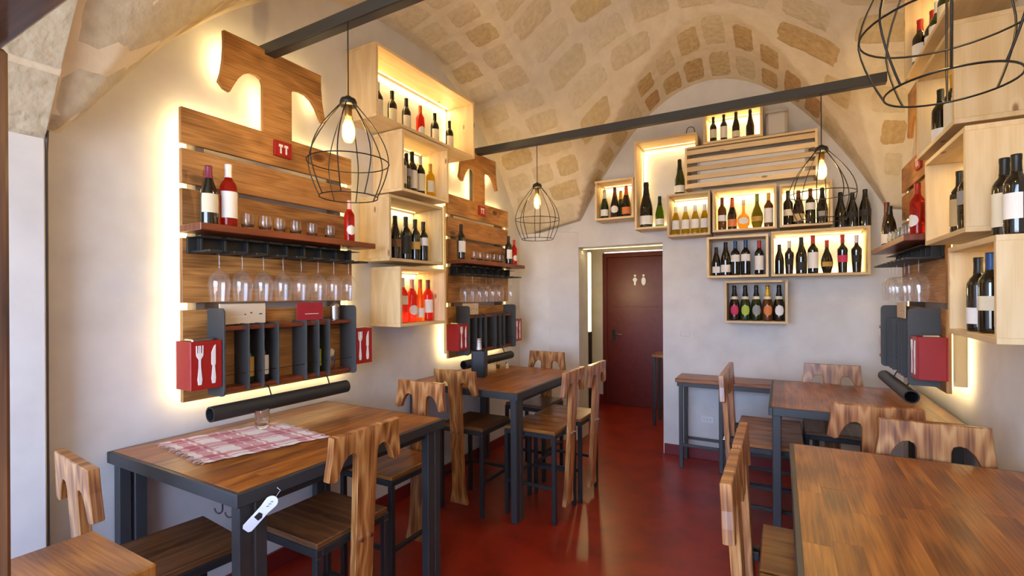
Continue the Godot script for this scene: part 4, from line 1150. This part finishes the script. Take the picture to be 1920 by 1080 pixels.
func dress_panel(wall: String, a0: float, y0: float, tag_: String, bottles: Array, cups: Array, glasses: Array, more: bool) -> void:
	for b in bottles:
		var p := wall_at(wall, a0 + b[0], y0 + 0.900, 0.215)
		bottle(p, lerp_angle(wall_turn(wall), atan2(-p.x, -p.z), 0.4), b[1], b[2], b[3], b[4], b[5], "on shelf of " + tag_, b[6])
	for c in cups: tumbler(wall_at(wall, a0 + c, y0 + 0.900, 0.22), "clear tumbler in the row on the shelf of " + tag_, "tumblers on the shelf of " + tag_)
	for g in glasses: goblet(wall_at(wall, a0 + g, y0 + 0.777, 0.205), "wine glass hanging upside down under the shelf of " + tag_, "wine glasses hanging under " + tag_)
	var turn := wall_turn(wall)
	# oil bottles between the dividers
	for o in [[0.307, "green", "black", "gold"], [0.395, "plum", "black", "white"], [0.755, "green", "gold", "lime"]]:
		bottle(wall_at(wall, a0 + o[0], y0 + 0.058, 0.165), turn, "oil", o[1], o[2], o[3], "tall", "between dividers of " + tag_, 1.05)
	# tissue cup
	var tc := thing("tissue_cup", "metal cup with a white paper tissue on " + tag_, "cup", wall_at(wall, a0 + 0.86, y0 + 0.058, 0.165), turn, "tissue cups")
	part(tc, "cup", MB.new().lathe([Vector2(0, 0), Vector2(0.03, 0), Vector2(0.033, 0.09), Vector2(0.031, 0.09), Vector2(0.028, 0.004), Vector2(0, 0.004)], 16).mesh(), M.chrome)
	part(tc, "tissue", MB.new().prism(PackedVector2Array([Vector2(-0.025, 0.06), Vector2(0.022, 0.06), Vector2(0.034, 0.12), Vector2(0.012, 0.135), Vector2(-0.004, 0.122), Vector2(-0.03, 0.128)]), -0.008, 0.008, 1, Vector2.ZERO, Transform3D.IDENTITY, 0.003).mesh(), M.white)
	# menus leaning on the boards
	var lean := Basis(Vector3.RIGHT, -0.12)
	var menus := [[0.28, 0.26, Color8(222, 206, 178), "cream"]]
	if more: menus.append([0.71, 0.19, Color8(166, 34, 48), "crimson"])
	for m in menus:
		var mn := thing("menu_card", "%s folded menu card on the upper ledge of %s" % [m[3], tag_], "menu", wall_at(wall, a0 + m[0], y0 + 0.386, 0.172), turn)
		part(mn, "cover", MB.new().box(lean * Vector3(0, 0.056, 0), Vector3(m[1], 0.11, 0.006), 0.001).mesh(), mat(m[2], 0.6))
		var pc := Color8(240, 232, 220)
		for k in 3:
			part(mn, "print", MB.new().box(lean * Vector3([-0.07, -0.05, -0.03][k] if m[3] == "cream" else 0.01, [0.083, 0.064, 0.04][k], 0) + Vector3(0, 0, 0.0033), Vector3([0.06, 0.07, 0.10][k] * (0.8 if m[3] == "cream" else 1.0), [0.022, 0.006, 0.004][k], 0.0006), 0.0).mesh(), mat(pc, 0.7))
		if m[3] == "cream":
			for k in 3: part(mn, "drawing", MB.new().box(lean * Vector3([0.01, 0.045, 0.1][k], [0.052, 0.06, 0.052][k], 0) + Vector3(0, 0, 0.0033), Vector3([0.008, 0.012, 0.018][k], 0.006, 0.0006), 0.0).mesh(), M.black)
	if more:
		var sh := thing("steel_shaker", "small polished steel shaker beside the crimson menu", "shaker", wall_at(wall, a0 + 0.9, y0 + 0.380, 0.165), turn)
		part(sh, "body", MB.new().lathe([Vector2(0, 0), Vector2(0.027, 0), Vector2(0.027, 0.085), Vector2(0.0, 0.085)], 18, Vector3.ZERO, 0.0, TAU, false).mesh(), M.chrome)
		part(sh, "lid", MB.new().lathe([Vector2(0.029, 0.085), Vector2(0.029, 0.095), Vector2(0.018, 0.11), Vector2(0.007, 0.113), Vector2(0.007, 0.122), Vector2(0, 0.124)], 18).mesh(), M.chrome)

# ------------------------------------------------------------------ small things on the tables and by the walls
func table_things() -> void:
	# checked placemat with frayed ends
	var y := 0.9725
	var A := Vector3(-2.64, y, -1.20)
	var U := Vector3(0.50, 0, 0.055)       # across, towards the aisle
	var V := Vector3(0.145, 0, -0.50)      # along, towards the corridor
	var mb := MB.new()
	var nz := FastNoiseLite.new(); nz.seed = 4; nz.frequency = 1.5
	var g := 24
	var P := func(a: float, b: float) -> Vector3:
		return A + U * (a + 0.012 * sin(b * 40.0)) + V * (b + 0.012 * sin(a * 46.0)) + Vector3.UP * (0.003 + 0.006 * absf(nz.get_noise_2d(a * 3, b * 3)))
	for j in g:
		for i in g:
			var q := []
			var u := []
			for k in [[0, 0], [1, 0], [1, 1], [0, 1]]:
				var a: float = (i + k[0]) / float(g)
				var b: float = (j + k[1]) / float(g)
				q.append(P.call(a, b)); u.append(Vector2(a, b))
			var nn := Vector3.UP
			mb.tri(q[0], q[1], q[2], nn, nn, nn, u[0], u[1], u[2]); mb.tri(q[0], q[2], q[3], nn, nn, nn, u[0], u[2], u[3])
	var mt := thing("placemat", "red and white checked woven placemat with frayed ends", "placemat")
	part(mt, "cloth", mb.mesh(), M.cloth)
	var fr := MB.new()
	for e in 2:
		for k in 60:
			var a := (k + rng.randf()) / 60.0
			var p: Vector3 = P.call(a, float(e))
			var d := V.normalized() * (1.0 if e == 1 else -1.0) * rng.randf_range(0.012, 0.028) + U * rng.randf_range(-0.012, 0.012)
			fr.tube([p, p + d * 0.6 + Vector3.UP * 0.002, p + d - Vector3.UP * 0.003], 0.0011, 4)
	var fo := part(mt, "fringe", fr.mesh(), mat(Color8(214, 190, 182), 0.95))
	fo.set_meta("kind", "stuff")
	tumbler(Vector3(-2.45, y + 0.006, -1.60), "clear faceted tumbler standing on the checked placemat", "", 1.12)
	# black bottle cooler on the second table
	var bc := thing("bottle_cooler", "tall black square bottle cooler on the dining table", "bottle cooler", Vector3(-2.33, 0.9705, -3.56), 0.35)
	var c := MB.new()
	for s in [-1, 1]:
		c.box(Vector3(s * 0.056, 0.115, 0), Vector3(0.008, 0.23, 0.12), 0.002)
		c.box(Vector3(0, 0.115, s * 0.056), Vector3(0.104, 0.23, 0.008), 0.002)
	c.box(Vector3(0, 0.005, 0), Vector3(0.104, 0.01, 0.104), 0.001)
	part(bc, "body", c.mesh(), mat(Color8(14, 13, 12), 0.5))
	bottle(Vector3(-2.335, 0.985, -3.56), 0.8, "champagne", "dark", "silver", "", "low", "in the black bottle cooler")
	# salt, pepper and cutlery at the far side of that table
	for k in 3:
		var sp := thing("condiment_shaker", ["steel-capped glass salt shaker on the bottle-cooler table", "golden-capped pepper shaker on the bottle-cooler table", "small toothpick jar on the bottle-cooler table"][k], "shaker", Vector3(-2.52 + k * 0.085, 0.9705, -4.02 - k * 0.03))
		part(sp, "jar", MB.new().lathe([Vector2(0, 0), Vector2(0.017, 0), Vector2(0.02, 0.03), Vector2(0.014, 0.042), Vector2(0, 0.042)], 12).mesh(), M.glass if k == 0 else mat([Color.WHITE, Color8(90, 70, 30), Color8(200, 180, 120)][k], 0.3))
		part(sp, "cap", MB.new().lathe([Vector2(0.016, 0.04), Vector2(0.016, 0.052), Vector2(0.008, 0.06), Vector2(0, 0.061)], 12).mesh(), M.chrome if k != 1 else mat(FOIL.gold, 0.3, 0.8))
	# white tag hanging from the first table's corner leg
	var tg := thing("paper_tag", "white rounded tag with a dark emblem, tied to a table leg", "tag", Vector3(-1.690, 0.878, -1.095), 1.0)
	tg.scale = Vector3.ONE * 1.12
	var tp := PackedVector2Array()
	for i in 13: tp.append(Vector2(0.021 * cos(PI * i / 12.0), 0.045 + 0.021 * sin(PI * i / 12.0)))
	tp.append_array(PackedVector2Array([Vector2(-0.017, 0.015), Vector2(-0.0175, -0.055), Vector2(-0.011, -0.063), Vector2(0.011, -0.063), Vector2(0.0175, -0.055), Vector2(0.017, 0.015)]))
	var slant := Transform3D(Basis(Vector3(0, 0, 1), -0.78), Vector3.ZERO)
	part(tg, "card", MB.new().prism(tp, 0.0, 0.004, 1, Vector2.ZERO, slant, 0.001).mesh(), mat(Color8(238, 238, 240), 0.5))
	var em := PackedVector2Array([Vector2(-0.010, -0.018), Vector2(0.009, -0.020), Vector2(0.012, -0.006), Vector2(0.004, 0.004), Vector2(-0.008, 0.002)])
	part(tg, "emblem", MB.new().prism(em, 0.004, 0.0046, 1, Vector2.ZERO, slant, 0.0).mesh(), M.black)
	for k in 3: part(tg, "print", MB.new().box(slant * Vector3(0, 0.030 + k * 0.009, 0.0043), Vector3(0.008, 0.003, 0.0006), 0.0).mesh(), mat(Color8(120, 120, 126), 0.6))
	part(tg, "string", MB.new().tube([slant * Vector3(0, 0.058, 0.003), Vector3(0.06, 0.06, -0.015), Vector3(0.05, 0.07, -0.02)], 0.001, 4).mesh(), M.white)
	# bag hooks under the near edge
	for k in 2:
		var hk := []
		for i in 9: hk.append(Vector3(0.018 * cos(PI + PI * i / 8.0), 0.02 + 0.018 * sin(PI + PI * i / 8.0), 0))
		hk.append(Vector3(0.018, 0.075, 0))
		one("bag_hook", "small steel bag hook under the placemat table's entrance edge", "hook", MB.new().tube(hk, 0.003, 6).mesh(), M.dark_steel, Vector3(-1.90 + 0.07 * k, 0.845, -1.06), 0.3, "bag hooks under the table edge")
	# wall fittings
	var sk := one("wall_socket", "white double wall socket under the narrow console", "socket", MB.new().box(Vector3(0, 0, 0.005), Vector3(0.13, 0.08, 0.01), 0.003).mesh(), mat(Color8(222, 220, 216), 0.4), Vector3(-0.665, 0.41, BW))
	for k in 3: part(sk, "pin_hole", MB.new().lathe([Vector2(0, 0), Vector2(0.004, 0)], 8).mesh(), M.black).transform = Transform3D(Basis(Vector3.RIGHT, PI / 2), Vector3(-0.03 + 0.03 * k, 0, 0.0105))
	one("wall_switch", "plain white blanking plate on the wall beside the corridor", "switch", MB.new().box(Vector3(0, 0, 0.004), Vector3(0.09, 0.06, 0.008), 0.003).mesh(), M.plaster, Vector3(-0.874, 1.28, BW))
	# the cable that runs down beside the entrance pier
	one("wall_cable", "thin dark cable running down the plaster beside the stone arch", "cable", MB.new().tube([Vector3(LW + 0.135, 2.37, -0.785), Vector3(LW + 0.118, 2.28, -0.786), Vector3(LW + 0.116, 1.2, -0.785), Vector3(LW + 0.116, 0.02, -0.786)], 0.005, 6).mesh(), mat(Color8(70, 62, 56), 0.6))

func corridor_things() -> void:
	var tl := thing("light_tube", "upright glowing tube lamp on the corridor shelf edge", "lamp", Vector3(-2.275, 1.19, -6.2))
	part(tl, "tube", MB.new().lathe([Vector2(0, 0), Vector2(0.024, 0), Vector2(0.026, 0.01), Vector2(0.026, 1.06), Vector2(0.02, 1.075), Vector2(0, 1.078)], 16).mesh(), glow(warm, 5.0))
	part(tl, "bracket", MB.new().box(Vector3(-0.05, -0.01, 0), Vector3(0.13, 0.02, 0.05), 0.002).mesh(), M.dark_steel)
	part(tl, "post", MB.new().box(Vector3(-0.05, -0.595, 0), Vector3(0.05, 1.19, 0.05), 0.002).mesh(), M.dark_steel)
	var l := OmniLight3D.new()
	l.name = "tube_light"
	tl.add_child(l)
	l.position = Vector3(0.06, 0.55, 0.06)
	l.light_color = warm; l.light_energy = 0.5; l.light_size = 0.05; l.omni_range = 8.0; l.omni_attenuation = 2.0; l.shadow_enabled = true
	var sh := thing("corridor_shelf", "dark shelf unit with bottles at the corridor's end", "shelf", Vector3(-2.75, 0, -6.5))
	for k in 2: part(sh, "upright", MB.new().box(Vector3([-0.38, 0.34][k], 1.1, 0), Vector3(0.03, 2.2, 0.26), 0.002).mesh(), M.dark_steel)
	for k in 5: part(sh, "board", MB.new().box(Vector3(-0.02, 0.6 + 0.36 * k, 0), Vector3(0.69, 0.025, 0.26), 0.002, 0).mesh(), M.shelf)
	part(sh, "base_cabinet", MB.new().box(Vector3(-0.02, 0.3, 0), Vector3(0.69, 0.58, 0.25), 0.004).mesh(), M.black)
	for k in 3:
		for i in 2: bottle(Vector3(-2.58 + 0.09 * i, 0.6125 + 0.36 * (k + 1), -6.46), 0.3, "bordeaux", ["dark", "rose", "amber"][k], ["black", "red", "gold"][k], "cream", "square", "on the corridor shelf")
	# little stand at the corridor's other side
	var ct := thing("corridor_stand", "narrow dark stand with a wooden top beside the red door", "stand", Vector3(-1.28, 0, -6.45))
	part(ct, "top", MB.new().box(Vector3(0, 0.9, 0), Vector3(0.36, 0.04, 0.36), 0.004, 0).mesh(), M.seat1)
	for sx in [-1, 1]:
		for sz in [-1, 1]: part(ct, "leg", MB.new().box(Vector3(sx * 0.155, 0.44, sz * 0.155), Vector3(0.035, 0.88, 0.035), 0.003).mesh(), M.dark_steel)

func entrance_things() -> void:
	# open leaf of the entrance door: a wooden top rail and stile close to the camera
	var dr := thing("entrance_door_leaf", "brown wooden frame of the open glazed entrance door", "door leaf", Vector3(-0.889, 0, -0.20))
	part(dr, "stile", MB.new().box(Vector3(0.0, 1.0, 0), Vector3(0.05, 2.0, 0.045), 0.004, 1).mesh(), M.seat0)
	part(dr, "top_rail", MB.new().box(Vector3(0.40, 2.03, 0), Vector3(0.85, 0.05, 0.045), 0.004, 0).mesh(), M.seat0)

# ------------------------------------------------------------------ build
func _ready() -> void:
	rng.seed = 20240
	# camera
	var cam := Camera3D.new()
	cam.name = "camera"
	add_child(cam)
	cam.position = Vector3(0, 1.68, 0)
	var yaw := atan(505.0 / 900.0)
	cam.basis = Basis(Vector3.UP, yaw) * Basis(Vector3(0, 0, 1), -0.006)
	cam.projection = Camera3D.PROJECTION_FRUSTUM
	cam.near = 0.05
	cam.far = 60.0
	cam.size = 0.05 * 1080.0 / 900.0
	cam.frustum_offset = Vector2(0, 0.05 * 15.0 / 900.0)
	cam.current = true
	# sky, seen only through the glazed front behind the camera
	var env := Environment.new()
	env.background_mode = Environment.BG_SKY
	var sky := Sky.new()
	var sm := ProceduralSkyMaterial.new()
	sm.sky_top_color = Color(0.54, 0.67, 0.90)
	sm.sky_horizon_color = Color(0.82, 0.89, 1.0)
	sm.ground_horizon_color = Color(0.74, 0.78, 0.84)
	sm.ground_bottom_color = Color(0.60, 0.60, 0.60)
	sm.sun_angle_max = 0.0
	sky.sky_material = sm
	env.sky = sky
	env.background_energy_multiplier = 27.0
	env.tonemap_mode = Environment.TONE_MAPPER_LINEAR
	env.tonemap_exposure = 0.81
	env.sdfgi_enabled = true
	env.ssao_enabled = true
	env.ssil_enabled = true
	var we := WorldEnvironment.new()
	we.environment = env
	add_child(we)

	make_materials()
	build_shell()
	build_vault()
	steel_beam(-1.76, -2.75, 0.88, 3.11, "dark steel beam carrying the lamps over the placemat table")
	steel_beam(-4.00, -2.75, 0.62, 3.09, "dark steel beam crossing in front of the back-wall boxes")

	t_panel("left", 1.30, 1.15, "tall T-crowned wooden rack beside the entrance arch, stacked boxes following it", "the placemat-table rack")
	t_panel("left", 3.52, 1.115, "T-crowned wooden rack between the stacked boxes and the corner pier", "the cooler-table rack")
	t_panel("right", -4.62, 1.12, "T-crowned wooden rack across the aisle, beside the back-wall boxes", "the across-aisle rack")
	fill_boxes()
	dress_panel("left", 1.30, 1.15, "the placemat-table rack", [[0.075, "burgundy", "dark", "violet", "cream", "square", 1.0], [0.175, "bordeaux", "rose", "white", "white", "tall", 1.09], [0.985, "bordeaux", "rose", "pink", "white", "round", 0.92]], [0.275, 0.375, 0.465, 0.57, 0.685, 0.82], [0.131, 0.253, 0.375, 0.497, 0.619, 0.741, 0.863, 0.985], true)
	dress_panel("left", 3.52, 1.115, "the cooler-table rack", [[0.06, "bordeaux", "dark", "black", "white", "square", 1.05], [0.93, "bordeaux", "dark", "black", "white", "square", 1.0], [1.05, "bordeaux", "rose", "red", "white", "round", 0.9]], [0.26, 0.37, 0.50, 0.63, 0.74], [0.131, 0.253, 0.375, 0.497, 0.619, 0.741, 0.985], false)
	dress_panel("right", -4.62, 1.12, "the across-aisle rack", [[0.09, "slim", "amber", "brown", "white", "low", 1.05], [0.20, "burgundy", "dark", "black", "white", "low", 1.0], [1.02, "bordeaux", "rose", "red", "white", "round", 1.0]], [0.36, 0.48, 0.60, 0.72, 0.84], [0.131, 0.253, 0.375, 0.619, 0.741, 0.985], false)

	table(-2.735, -1.715, -1.02, -2.25, 0.97, "tall wooden table with a red-checked placemat on it")
	table(-2.735, -1.68, -3.06, -4.28, 0.97, "tall wooden table with the black bottle cooler on it")
	table(-0.075, 0.88, -3.44, -4.54, 0.97, "tall wooden table by the narrow console, nothing on it")
	table(0.03, 0.88, -1.30, -2.66, 0.97, "bare wooden table with patchwork staves, at the entrance end of its wall")
	place_chairs()
	console(Vector3(-0.30, 0, -5.03), 1.22, 0.34, 0.87, [-0.56, -0.20, 0.56], "narrow_console", "long narrow wooden console with steel legs against the back wall")
	console(Vector3(-1.64, 0, -0.34), 0.38, 0.62, 0.975, [-0.15, 0.15], "entrance_stand", "small plain wooden stand beside the entrance, in front of the placemat table")

	var a := cage_lamp(Vector3(-1.955, 2.722, -1.76), 3.112, "wire cage lamp hanging in front of the T rack near the entrance", 0.42, null)
	cage_lamp(Vector3(0.41, 2.78, -1.76), 3.112, "wire cage lamp hanging over the bare patchwork table", 0.5, a)
	cage_lamp(Vector3(-1.97, 2.73, -4.0), 3.092, "wire cage lamp hanging over the bottle-cooler table", 0.5, a)
	cage_lamp(Vector3(0.25, 2.725, -4.0), 3.092, "wire cage lamp hanging in front of the back-wall boxes", 0.5, a)
	corridor_things()
	table_things()
	entrance_things()
